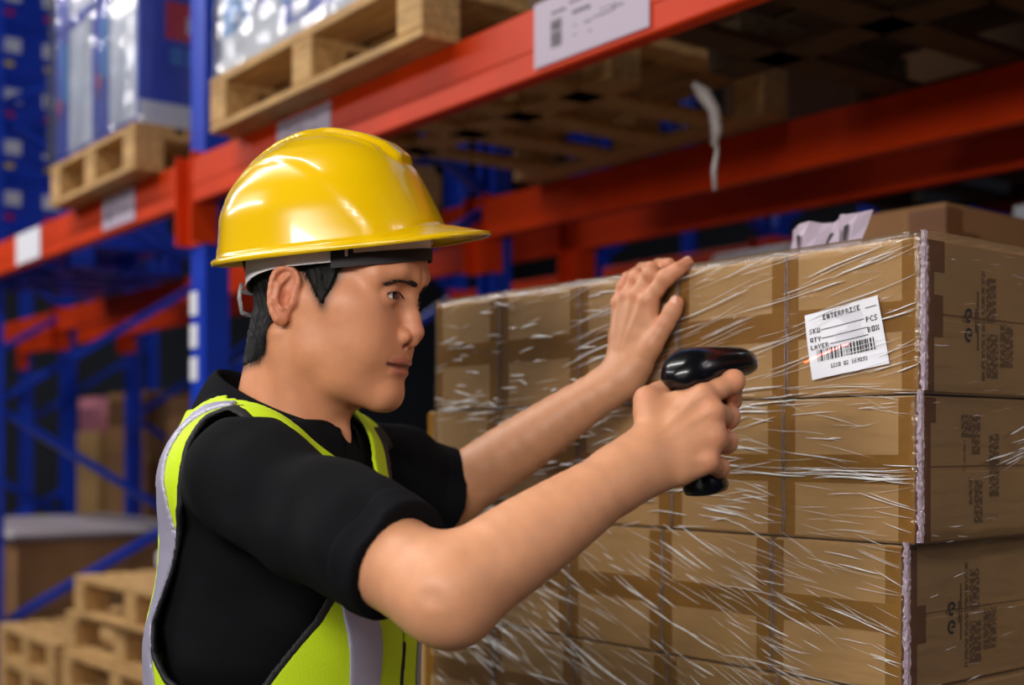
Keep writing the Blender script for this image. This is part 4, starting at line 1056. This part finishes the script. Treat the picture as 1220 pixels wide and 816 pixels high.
# eyes
for sgn in (1, -1):
    c = toW((0.0920, sgn*0.0320, 0.0006)); m = bpy.data.meshes.new('eyeball'); bm = bmesh.new(); bmesh.ops.create_uvsphere(bm, u_segments=24, v_segments=16, radius=0.0122)
    gaze = (0.985, -0.17, -0.03) ; gz = Vector(HF*gaze[0]-HR*gaze[1]*-1*-1+np.array([0, 0, gaze[2]])).normalized()
    gz = Vector(HF+np.array([0.0, 0.0, -0.02])).normalized()
    for f in bm.faces:
        f.smooth = True; d = f.calc_center_median().normalized().dot(gz); f.material_index = 0
    rotq = Vector((0, 0, 1)).rotation_difference(gz).to_matrix().to_4x4()
    for f in bm.faces:
        zc_ = f.calc_center_median().z/0.0122; f.material_index = 2 if zc_ > 0.965 else (1 if zc_ > 0.80 else 0)
    bmesh.ops.transform(bm, matrix=Matrix.Translation(Vector(c)) @ rotq, verts=bm.verts); bm.to_mesh(m); bm.free()
    for mm in (mat('eye_white', srgb(214, 200, 192), 0.15), mat('brown_iris', srgb(38, 22, 16), 0.1), mat('pupil', srgb(8, 6, 6), 0.1)): m.materials.append(mm)
    child('eye', m)
# hair under the hat
def hair_sdf(P):
    q = toh(P); d = head_sdf(P, False, False)
    n = vnoise(np.stack([q[:, 0]*420+q[:, 2]*120, q[:, 1]*420, q[:, 2]*55], 1))
    pl = poly2(q[:, 0]+0.0, q[:, 2], HAIRP)+n*0.006
    fade = np.clip((q[:, 2]+0.085)/0.07, 0, 1)
    th = 0.0004+0.0026*fade+n*0.0030
    e = smax(d-th, pl*0.8, 0.003)
    e = smax(e, -(d+0.004), 0.001)
    return smax(e, q[:, 2]-0.075, 0.002)
lo, hi = bounds(spheres([(-0.115, -0.095, -0.09), (0.075, 0.095, -0.09), (-0.115, 0.095, 0.09), (0.075, -0.095, 0.09)]), 0.0)
V, Q = net(hair_sdf, lo, hi, 0.0016, slack=1.5)
child('hair', np_mesh('hair', V, Q, M_HAIR))
# strands: sideburn edge, nape, brows and lashes follow the skin
def project(pts, lift=0.0, it=14):
    P = np.array(pts, F32)
    for _ in range(it):
        d = head_sdf(P, True); e = 1e-3
        g = np.stack([head_sdf(P+vec(*o), True)-d for o in ((e, 0, 0), (0, e, 0), (0, 0, e))], 1)/e
        g /= np.maximum(np.linalg.norm(g, axis=1, keepdims=True), 1e-6); P = P-(d-lift)[:, None]*g*0.8
    return P
def strands(name, roots, tips, w_, m, lift=0.0008, par=None, n=4):
    q = MB(); R_ = np.array(roots); T_ = np.array(tips); allp = []
    for i in range(n+1): allp.append(R_+(T_-R_)*i/n)
    A = project(np.concatenate(allp), lift).reshape(n+1, len(roots), 3)
    for j in range(len(roots)):
        pts = [Vector(A[i, j]) for i in range(n+1)]
        q.tube(pts, [w_*(1-0.8*i/n) for i in range(n+1)], 3, cap=False)
    me = q.mesh(name, m); o = child(name, me, par); o['kind'] = 'stuff'; return o
M_BROW = mat('dark_brown_hair', srgb(52, 38, 32), 0.55)
rr = random.Random(21); brow_r = []; brow_t = []
for sgn in (1, -1):
    for i in range(210):
        t = rr.random()**1.35; v = rr.uniform(-1, 1)
        c = np.array([0.120-0.018*t-0.02*max(0, t-.6), 0.0105+0.034*t, 0.0120+0.0085*t-0.012*max(0, t-.7)]); hw = 0.0048*(1-0.62*t)*min(1, .5+t*3)
        a = c+np.array([0, 0, v*hw]); l = rr.uniform(.006, .010)
        b = a+np.array([-0.002, l*0.85, l*0.45*(1-1.4*t)+(-v)*0.0015])
        a[1] *= sgn; b[1] *= sgn; brow_r.append(toW(a)); brow_t.append(toW(b))
strands('eyebrow_hair', brow_r, brow_t, 0.00040, M_BROW)
lash_r = []; lash_t = []
for sgn in (1, -1):
    for i in range(46):
        t = i/45*2-1
        a = np.array([0.1065-0.006*max(0, t)**2-0.001, 0.0322+0.0132*t, 0.0006+0.0036*(1-t*t)+0.0011*t]); b = a+np.array([0.0016, 0.0014*t, -0.0004])
        a[1] *= sgn; b[1] *= sgn; lash_r.append(toW(a)); lash_t.append(toW(b))
q = MB()
for a, b in zip(lash_r, lash_t): q.tube([Vector(a), Vector(b)], [0.00055, 0.0002], 3, cap=False)
o = child('eyelash', q.mesh('eyelash', M_HAIR)); o['kind'] = 'stuff'
sr = []; st = []
for sgn in (1, -1):
    for i in range(1500):
        t = rr.random()
        if t < 0.65: f0, u0 = rr.uniform(.022, .060), rr.uniform(-.004, .045); df, du = rr.uniform(-.010, -.002), -rr.uniform(.010, .022)
        else: f0, u0 = rr.uniform(-.085, -.03), rr.uniform(-.055, .0); df, du = rr.uniform(.0, .006), -rr.uniform(.008, .02)
        if poly2(np.array([f0], F32), np.array([u0], F32), HAIRP)[0] > -0.001: continue
        if poly2(np.array([f0+df*.9], F32), np.array([u0+du*.9], F32), HAIRP)[0] > 0.0022: continue
        sr.append(toW((f0, sgn*0.075, u0))); st.append(toW((f0+df, sgn*0.074, u0+du)))
strands('loose_hair', sr, st, 0.00045, M_HAIR, 0.0022)
# ---- polo shirt
lo, hi = bounds(list(spheres([(-0.22, -0.24, -0.67), (0.14, 0.24, -0.67), (-0.22, 0.24, -0.06), (0.14, -0.24, -0.06)]))+[E_R, E_L+uL*.05], 0.06)
V, Q = net(shirt_sdf, lo, hi, 0.0036); V = relax(V, Q, 2, 0.4)
shirt = child('polo_shirt', np_mesh('polo_shirt', V, Q, M_SHIRT))
# ribbed cuffs
def cuff(P):
    d = shirt_outer(P)-0.0016; c = cut_sleeves(P); d = smax(d, c-0.0015, .002); d = smax(d, -(c+0.026), .002)
    inner = np.minimum(rc(P, lerp(S_R, E_R, .60), lerp(S_R, E_R, 1.2), .0430, .0390), rc(P, lerp(S_L, E_L, .5), E_L+(E_L-S_L)*.4, .0500, .0510))
    return smax(d, -inner, .002)
for hh, nm in ((hR, 'sleeve_cuff'), (hL, 'sleeve_cuff')):
    V, Q = net(cuff, hh-0.085, hh+0.085, 0.0028); V = relax(V, Q, 1, 0.4); child(nm, np_mesh('sleeve_cuff', V, Q, M_RIB), shirt)
# collar: stand plus folded leaf, open at the front
NP = 44; ring = []
def cpt(phi, rf, rs, u, f0): return toW((f0+rf*math.cos(phi), rs*math.sin(phi), u))
prof = []
for i in range(NP+1):
    phi = math.radians(14+(332*i/NP)); back = (1-math.cos(phi))/2; fr = 1-back
    top = cpt(phi, 0.072, 0.066, -0.138+0.066*back**1.2, -0.040)
    fold = cpt(phi, 0.077, 0.072, -0.134+0.066*back**1.2, -0.040)
    edge = cpt(phi, 0.098-0.004*fr, 0.098, -0.163+0.044*back-0.030*fr**3, -0.046)
    inn = cpt(phi, 0.076, 0.072, -0.165+0.05*back, -0.044)
    prof.append([inn, top, fold, lerp(fold, edge, .5)+np.array([0, 0, .004]), edge])
vs = [p for row in prof for p in row]; K = 5
q = MB(); q.add(vs, [(i*K+j, i*K+j+1, (i+1)*K+j+1, (i+1)*K+j) for i in range(NP) for j in range(K-1)])
o = child('collar', q.mesh('collar', M_RIB, True), shirt)
sm = o.modifiers.new('thickness', 'SOLIDIFY'); sm.thickness = 0.003; sm.offset = 0; sb = o.modifiers.new('smooth', 'SUBSURF'); sb.levels = 1; sb.render_levels = 1
# ---- hi-vis vest: shells lifted off the shirt
def vest_off(q): return 0.0055+0.003*np.clip((q[:, 2]+0.24)/0.05, 0, 1)+0.011*np.clip((-q[:, 2]-0.26)/0.16, 0, 1)
def vest_base(P):
    q = toh(P); d = torso_core(P, 0.006)+vnoise(P*vec(9, 9, 14)+4)*0.008
    s = smax(shirt_outer(P, False), d-0.010, 0.004)
    w_ = np.clip((-q[:, 2]-0.24)/0.10, 0, 1)
    return (s*(1-w_)+d*w_)-vest_off(q), q
def vest_region(q):
    """negative where the vest has cloth"""
    s = q[:, 1]; u = q[:, 2]; f = q[:, 0]
    r = -np.where(np.abs(s) > 0.03, armhole(q), 1).astype(F32)                    # armholes (a straight cut across each side)
    vw = np.interp(u, [-.36, -.34, -.30, -.22, -.19, -.17, -.15, -.13, -.11], [-.02, 0, .010, .026, .030, .037, .065, .082, .094])
    r = np.maximum(r, np.where(f > -0.05, vw-np.abs(s-0.018), -.05))                # V neck
    b = np.minimum(0.105-np.abs(s), u+0.118).astype(F32)                            # back neckline
    r = np.maximum(r, np.where(f < -0.05, b, -0.05))
    slit = np.where(f > 0, 0.0016-np.abs(s), -0.05)
    return np.maximum(r, slit).astype(F32)
def vest_layer(lift, thick, extra):
    def fn(P):
        d, q = vest_base(P); r = vest_region(q); e = extra(q, r)
        return smax(np.abs(d-lift)-thick, np.maximum(r, e)*0.8, 0.0012)
    return fn
none = lambda q, r: np.full(len(q), -0.05, F32)
lo, hi = bounds(spheres([(-0.25, -0.25, -0.62), (0.16, 0.25, -0.62), (-0.25, 0.25, -0.05), (0.16, -0.25, -0.05)]), 0.0)
V, Q = net(vest_layer(0, 0.0022, none), lo, hi, 0.0026, slack=1.6); V = relax(V, Q, 1, 0.4)
vest = child('safety_vest', np_mesh('safety_vest', V, Q, M_LIME))
def tape(q, r):
    s = np.abs(q[:, 1]); f = q[:, 0]; u = q[:, 2]; ah = armhole(q)
    sc = np.interp(u, [-.36, -.20, -.15, -.115], [.153, .169, .153, .130]); hw = np.interp(u, [-.2, -.13], [.0095, .0070])
    strap = np.maximum(np.abs(s-sc)-hw, f+0.03)
    front = np.maximum(np.maximum(np.abs(s-0.073)-0.0235, u+0.235), 0.02-f)
    return np.minimum(strap, front).astype(F32)
V, Q = net(vest_layer(0.0034, 0.0018, tape), lo, hi, 0.0023, slack=1.6); V = relax(V, Q, 1, 0.4)
child('reflective_strip', np_mesh('reflective_strip', V, Q, M_SILV), vest)
bind = lambda q, r: np.maximum(np.abs(armhole(q)-0.0015)-0.0035, np.where(np.abs(q[:, 1]) > 0.03, -0.05, 0.05))
def bfn(P):
    d, q = vest_base(P); return smax(np.abs(d)-0.0034, bind(q, None).astype(F32)*0.8, 0.0015)
V, Q = net(bfn, lo, hi, 0.0026, slack=1.6); V = relax(V, Q, 1, 0.4)
child('armhole_binding', np_mesh('armhole_binding', V, Q, M_BIND), vest)
zp = lambda q, r: np.maximum(np.abs(q[:, 1])-0.0045, np.where(q[:, 0] > 0, -0.05, 0.05)).astype(F32)
def zfn(P):
    d, q = vest_base(P); return smax(np.abs(d)-0.0036, np.maximum(zp(q, None), q[:, 2]+0.365)*0.8, 0.0015)
V, Q = net(zfn, lo, hi, 0.0024, slack=1.6)
child('zipper', np_mesh('zipper', V, Q, M_BIND), vest)
# ---- trousers and shoes (below the picture)
def trousers(P):
    q = toh(P); m = np.stack([q[:, 0], np.abs(q[:, 1]), q[:, 2]], 1); g = -HO[2]
    d = ell(q, (-0.048, 0, -0.72), (0.125, 0.17, 0.12))
    d = smin(d, chain(m, [(-0.045, 0.085, -0.78), (-0.03, 0.095, -1.15), (-0.05, 0.10, g+0.06)], [0.088, 0.066, 0.062], 0.05), 0.05)
    return smax(smax(d, q[:, 2]+0.63, .005), -(q[:, 2]-g-0.04), .005)
lo, hi = bounds(spheres([(-0.2, -0.22, -HO[2]), (0.12, 0.22, -HO[2]), (-0.2, 0.22, -0.6), (0.12, -0.22, -0.6)]), 0.02)
V, Q = net(trousers, lo, hi, 0.011)
child('trousers', np_mesh('trousers', V, Q, mat('dark_denim', srgb(34, 38, 52), 0.85)))
for sgn in (1, -1):
    def shoe(P):
        q = toh(P); q[:, 1] -= sgn*0.10; q[:, 2] += HO[2]
        d = smin(ell(q, (0.03, 0, 0.03), (0.14, 0.048, 0.042)), ell(q, (-0.05, 0, 0.06), (0.06, 0.045, 0.055)), 0.04); return smax(d, 0.001-q[:, 2], .004)
    lo, hi = bounds(spheres([(-0.15, sgn*.1-.07, -HO[2]), (0.2, sgn*.1+.07, -HO[2]), (0, 0, -HO[2]+.14)]), 0.02)
    V, Q = net(shoe, lo, hi, 0.006); child('shoe', np_mesh('shoe', V, Q, mat('black_leather', srgb(20, 18, 18), 0.4)))
# fingernails
def nail(tip, prev, ao, r):
    tip = np.asarray(tip); d = (tip-np.asarray(prev)); d /= np.linalg.norm(d); n = np.asarray(ao)-d*float(np.dot(ao, d)); n /= np.linalg.norm(n); w_ = np.cross(d, n)
    q = MB(); vs = []; K = 6
    for i in range(K+1):
        for j in range(K+1):
            u = i/K*2-1; v = j/K*2-1; ru = u*math.sqrt(1-v*v/2); rv = v*math.sqrt(1-u*u/2)
            p = tip+d*(ru*r*0.72+r*0.12)+w_*rv*r*0.66
            t_ = tip+d*0; off = p-t_; al = float(np.dot(off, w_)); p = p+n*(math.sqrt(max(r*r-al*al-(max(0, ru)*r*.75)**2, 0))+0.0003); vs.append(p)
    q.add(vs, [(i*(K+1)+j, i*(K+1)+j+1, (i+1)*(K+1)+j+1, (i+1)*(K+1)+j) for i in range(K) for j in range(K)]); return q
M_NAIL = mat('fingernail', srgb(226, 172, 150), 0.25)
child('fingernail', nail(LHD['thumb'][3], LHD['thumb'][2], bL, LR['thumb'][3]).mesh('fingernail', M_NAIL, True))
child('fingernail', nail(LHD['index'][3], LHD['index'][2], bL+np.array([0, 0, .8]), LR['index'][3]).mesh('fingernail', M_NAIL, True))
child('fingernail', nail(RH['thumb'][3], RH['thumb'][2], np.array([-.2, -.3, .9]), RR['thumb'][3]).mesh('fingernail', M_NAIL, True))
# ------------------------------------------------------------------ hard hat
M_HAT = mat('yellow_hat_plastic', srgb(230, 186, 4), 0.22, coat=0.5, bump=(30, 0.03), noise=(3, 0.04))
M_BANDW = mat('white_suspension', srgb(244, 238, 242), 0.4)
M_SWEAT = mat('charcoal_sweatband', srgb(46, 42, 46), 0.8, bump=(600, 0.3))
M_CLEAR = mat('translucent_buckle', srgb(205, 205, 205), 0.15, Transmission_Weight=0.6)
HT = math.radians(3.4); HF0, HU0 = 0.0115, 0.0580
HRL = math.radians(8.0)
def hatW(x, y, z):
    z = z*0.955 if z > 0 else z
    y, z = y*math.cos(HRL)+z*math.sin(HRL)*0.35, z*math.cos(HRL)-y*math.sin(HRL)
    return toW((HF0+x*math.cos(HT)-z*math.sin(HT), y, HU0+x*math.sin(HT)+z*math.cos(HT)))
ZL = [0, .0158, .0235, .049, .0777, .0877, .105, .118, .128, .1315]
XFr = [.1315, .1290, .1258, .1152, .1030, .0965, .080, .056, .026, .004]
ZB = [0, .0473, .0741, .0951, .1111, .122, .129, .1315]
XBk = [-.121, -.1145, -.1015, -.0835, -.0625, -.0425, -.0205, .004]
YSd = [.108, .1035, .0945, .0805, .0625, .0435, .0220, 0]
_zz = np.linspace(-.03, .1315, 324)
def _smooth(zs, ys):
    y = np.interp(_zz, zs, ys); y[_zz < 0] = 2*y[60]-np.interp(-_zz[_zz < 0], zs, ys)
    k = np.exp(-np.linspace(-2, 2, 61)**2); k /= k.sum(); pad = np.concatenate([np.full(30, y[0]), y, np.full(30, y[-1])]); sm_ = np.convolve(pad, k, 'valid')
    w_ = np.clip((_zz-.085)/.025, 0, 1); return sm_*(1-w_)+y*w_
_XF, _XB, _YS = _smooth(ZL, XFr), _smooth(ZB, XBk), _smooth(ZB, YSd)
def hat_section(z):
    return np.interp(z, _zz, _XF), np.interp(z, _zz, _XB), np.interp(z, _zz, _YS)
def sstep(a, b, x): t = min(1, max(0, (x-a)/(b-a))); return t*t*(3-2*t)
PANEL = [(-.110, .020), (-.102, .052), (-.083, .080), (-.055, .0985), (-.022, .103), (.008, .094), (.036, .073), (.062, .045), (.080, .020), (.086, .004), (.05, -.05), (-.10, -.05)]
NT = 120
rows = []
th = [2*math.pi*i/NT for i in range(NT)]
def zb_(t):
    d = abs((t+math.pi) % (2*math.pi)-math.pi); return 0.0145*math.exp(-(d/math.radians(34))**2)
def brimw(t):
    d = abs((t+math.pi) % (2*math.pi)-math.pi); return 0.006+0.048*sstep(math.radians(60), math.radians(0), d)
NV = 44
def shell_pt(t, z):
    xf, xb, ys = hat_section(z); x0 = .004; c, s = math.cos(t), math.sin(t); p = 2.0/2.2
    cx = math.copysign(abs(c)**p, c); sy = math.copysign(abs(s)**p, s)
    return np.array([x0+cx*((xf-x0) if c > 0 else (x0-xb)), sy*ys, z])
for j in range(NV+1):
    v = j/NV; row = []
    for t in th:
        z0 = zb_(t); z = z0+(0.1315-z0)*math.sin(v*math.pi/2)**1.0 if v < 1 else 0.1315
        p = shell_pt(t, z); e = shell_pt(t, max(z-0.004, 0)); n = p-np.array([.004, 0, .02]); n /= np.linalg.norm(n)
        ay = abs(p[1]); x = p[0]
        lim = sstep(.098, .0925, x) if p[2] > .05 else (0 if x > 0 else 1)
        low = sstep(.012, .03, p[2])
        h = 0.0062*sstep(.0225, .0165, ay)*lim*low
        h += 0.0022*(sstep(.034, .0305, ay)-sstep(.0275, .024, ay))*sstep(.080, .07, x)*low*(1 if p[2] > .06 or x < 0 else 0)
        d = float(poly2(np.array([x], F32), np.array([p[2]], F32), PANEL)[0])
        h -= 0.0022*sstep(0.0016, -0.0016, d)*sstep(.035, .045, ay)
        p = p+n*h; row.append(p)
    rows.append(row)
brows = []
for k in range(1, 8):
    u = k/6; row = []
    for i, t in enumerate(th):
        p = rows[0][i]; w_ = brimw(t); dirv = np.array([math.cos(t)*1.25, math.sin(t), 0]); dirv /= np.linalg.norm(dirv)
        if k == 7: q_ = brows[-1][i]+np.array([0, 0, -0.0042])-dirv*0.0008
        else:
            q_ = p+dirv*w_*u; q_[2] = zb_(t)*(1-u)**1.2-0.0035*u*(1-zb_(t)/0.0145)+0.0012*math.sin(u*math.pi)
        row.append(q_)
    brows.append(row)
allr = brows[::-1]+rows
vs = [hatW(*p) for row in allr for p in row]
q = MB(); R_ = len(allr)
q.add(vs, [(j*NT+i, j*NT+(i+1) % NT, (j+1)*NT+(i+1) % NT, (j+1)*NT+i) for j in range(R_-1) for i in range(NT)])
hb = Vector(hatW(0, 0, 0))
hat = thing('hard_hat', 'glossy yellow hard hat with a white suspension band worn by the man', 'hard hat', hb, 0)
def hchild(name, q, m, smooth=True, par=None):
    me = q.mesh(name, m, smooth); me.transform(Matrix.Translation(-hb)); return link(name, me, par or hat)
o = hchild('shell', q, M_HAT)
bm = bmesh.new(); bm.from_mesh(o.data); bmesh.ops.remove_doubles(bm, verts=bm.verts, dist=1e-5); bmesh.ops.recalc_face_normals(bm, faces=bm.faces); bm.to_mesh(o.data); bm.free()
sm = o.modifiers.new('thickness', 'SOLIDIFY'); sm.thickness = 0.0022; sm.offset = -1
def band(phi0, phi1, n, a_f, b_s, dz0, dz1, lift, closed=False, dip=0.0, th_=0.0014):
    """ribbon round the head, angles from the forehead; heights relative to the band's middle"""
    q = MB(); vs = []
    for i in range(n+(0 if closed else 1)):
        t = math.radians(phi0+(phi1-phi0)*i/n); c, s = math.cos(t), math.sin(t)
        f = 0.0125+c*((a_f if c > 0 else a_f*0.80)+lift); ss = s*(b_s+lift); um = 0.0425+0.12*f-dip*max(0, -c)**2-0.13*ss*max(0, c+.6)/1.6
        for (uu, ex) in ((dz0, 0), (dz1, 0), (dz1, th_), (dz0, th_)): vs.append(toW((f+c*ex, ss+s*ex, um+uu)))
    m = n if closed else n; k = len(vs)//4
    fs = []
    for i in range(n):
        a = i*4; b = ((i+1) % k)*4; fs += [(a+j, a+(j+1) % 4, b+(j+1) % 4, b+j) for j in range(4)]
    if not closed: fs += [(0, 1, 2, 3), tuple(4*(k-1)+j for j in (3, 2, 1, 0))]
    q.add(vs, fs); return q
hchild('headband', band(0, 360, 80, 0.1120, 0.0835, -0.0115, 0.014, 0, True, 0.010), M_BANDW, False)
hchild('sweatband', band(-64, 64, 50, 0.1120, 0.0835, -0.0172, -0.0040, 0.0018), M_SWEAT, False)
for s in (1, -1):
    hchild('band_clip', band(s*58, s*70, 6, 0.1120, 0.0835, -0.0178, 0.008, 0.0022), M_SWEAT, False)
    hchild('clip_gap', band(s*61.0, s*62.5, 2, 0.1120, 0.0835, -0.0070, 0.002, 0.0040), M_BANDW, False)
    for t in (78, 22): hchild('suspension_tab', band(s*(t-3), s*(t+3), 4, 0.1120, 0.0835, 0.002, 0.022, 0.0025), M_HAT if t == 78 else M_BANDW, False)
q = MB()
for s in (1, -1): q.tube([toW((-.083, s*.020, -.010)), toW((-.086, s*.020, .006)), toW((-.083, s*.020, .022))], .0024, 6)
q.tube([toW((-.083, -.02, -.010)), toW((-.087, 0, -.011)), toW((-.083, .02, -.010))], .0024, 6); q.tube([toW((-.085, -.02, .014)), toW((-.089, 0, .014)), toW((-.085, .02, .014))], .0024, 6)
hchild('nape_buckle', q, M_CLEAR, True)
# ------------------------------------------------------------------ barcode scanner
dS = np.array([.676, .717, .168]); dS /= np.linalg.norm(dS); rS = np.array([.717, -.676, 0]); rS /= np.linalg.norm(rS); uS = np.cross(rS, dS)
CS = np.array([.1795, 1.2, .0725+ZC])
M_SCAN = mat('glossy_black_plastic', srgb(12, 12, 15), 0.24, coat=0.25, spec=0.4)
M_SCANM = mat('matte_black_rubber', srgb(20, 20, 22), 0.5)
sb_ = Vector(apx(838, 588, 1.183))
scan = thing('barcode_scanner', 'glossy black handheld barcode scanner gripped in the right hand of the man', 'scanner', sb_, 0)
def schild(name, q, m, smooth=True):
    me = q.mesh(name, m, smooth); me.transform(Matrix.Translation(-sb_)); return link(name, me, scan)
def loft(secs, pt, n=28, pw=2.6):
    q = MB(); vs = []
    for sc in secs:
        for i in range(n):
            t = 2*math.pi*i/n; c, s = math.cos(t), math.sin(t); p = 2/pw
            vs.append(pt(sc, math.copysign(abs(c)**p, c), math.copysign(abs(s)**p, s)))
    fs = [(j*n+i, j*n+(i+1) % n, (j+1)*n+(i+1) % n, (j+1)*n+i) for j in range(len(secs)-1) for i in range(n)]
    fs += [tuple(range(n))[::-1], tuple((len(secs)-1)*n+i for i in range(n))]
    q.add(vs, fs); return q
secs = [(-.0735, .003, -.006, -.002), (-.071, .009, -.010, .003), (-.064, .0165, -.0155, .0095), (-.052, .0225, -.0190, .0165), (-.035, .0265, -.0205, .0208), (-.010, .0285, -.0190, .0200), (.020, .0298, -.0170, .0180), (.048, .0305, -.0158, .0158), (.0600, .0300, -.0155, .0140), (.0665, .0285, -.0148, .0118), (.069, .026, -.0125, .009)]
def hp(sc, c, s):
    x, hw, z0, z1 = sc; x = x*0.73; z = (z0+z1)/2+(z1-z0)/2*s; return CS+dS*x+rS*hw*c*(1.0 if s < 0 else 1-0.12*s)+uS*z
schild('head_housing', loft(secs, hp, 32, 2.7), M_SCAN)
wn = loft([(.0688, .021, -.0095, .006), (.0696, .021, -.0095, .006)], hp, 24, 5); schild('scan_window', wn, mat('dark_red_window', srgb(60, 6, 8), 0.05))
gv = loft([(x, w_, a, b) for x, w_, a, b in ((-.050, .0232, -.004, -.0015), (-.030, .0272, -.0045, -.002), (.0, .0292, -.0045, -.002), (.04, .0308, -.0045, -.002), (.058, .0305, -.004, -.002))], hp, 16, 4); schild('seam_line', gv, M_SCANM)
HTp = CS-dS*.014-np.array([0, 0, .008]); HBt = np.array(sb_)
def gp(sc, c, s):
    t, hx, hy, ox = sc; return HTp+(HBt-HTp)*t+dS*(hx*c+ox)+rS*hy*s
grip = [(0.0, .026, .018, .004), (.15, .0225, .0165, .002), (.35, .0185, .0150, -.001), (.6, .0180, .0150, -.002), (.78, .0190, .0155, -.001), (.88, .0225, .0175, .003), (.95, .0240, .0185, .005), (.99, .0225, .0172, .005), (1.0, .018, .014, .005)]
schild('handle', loft(grip, gp, 28, 2.3), M_SCAN)
def tp(sc, c, s):
    t, hx, hy, ox = sc; return HTp+(HBt-HTp)*t+dS*(hx*c+ox)+rS*hy*s
schild('trigger', loft([(.12, .004, .006, .024), (.2, .005, .0065, .0245), (.32, .005, .0065, .021), (.40, .003, .005, .018)], tp, 12, 2.2), M_SCANM)
# the scanner's own laser line on the label
la = np.array(lab_pt(-0.10, 0.30)); lb_ = np.array(lab_pt(0.52, 0.42)); lm = (la+lb_)/2; srcp = CS+dS*0.062
l = bpy.data.lights.new('scanner_laser', 'AREA'); l.shape = 'RECTANGLE'; l.size = float(np.linalg.norm(lb_-la)); l.size_y = 0.0009; l.energy = 0.012; l.color = (1, .05, .04); l.spread = math.radians(1.0)
lo_ = bpy.data.objects.new('scanner_laser', l); COL.objects.link(lo_)
dv = Vector(lm-srcp); pos = Vector(lm)-dv.normalized()*0.10; zax = -dv.normalized(); xax = Vector(lb_-la); xax = (xax-zax*xax.dot(zax)).normalized(); yax = zax.cross(xax)
lo_.matrix_world = Matrix.Translation(pos) @ Matrix((xax, yax, zax)).transposed().to_4x4()
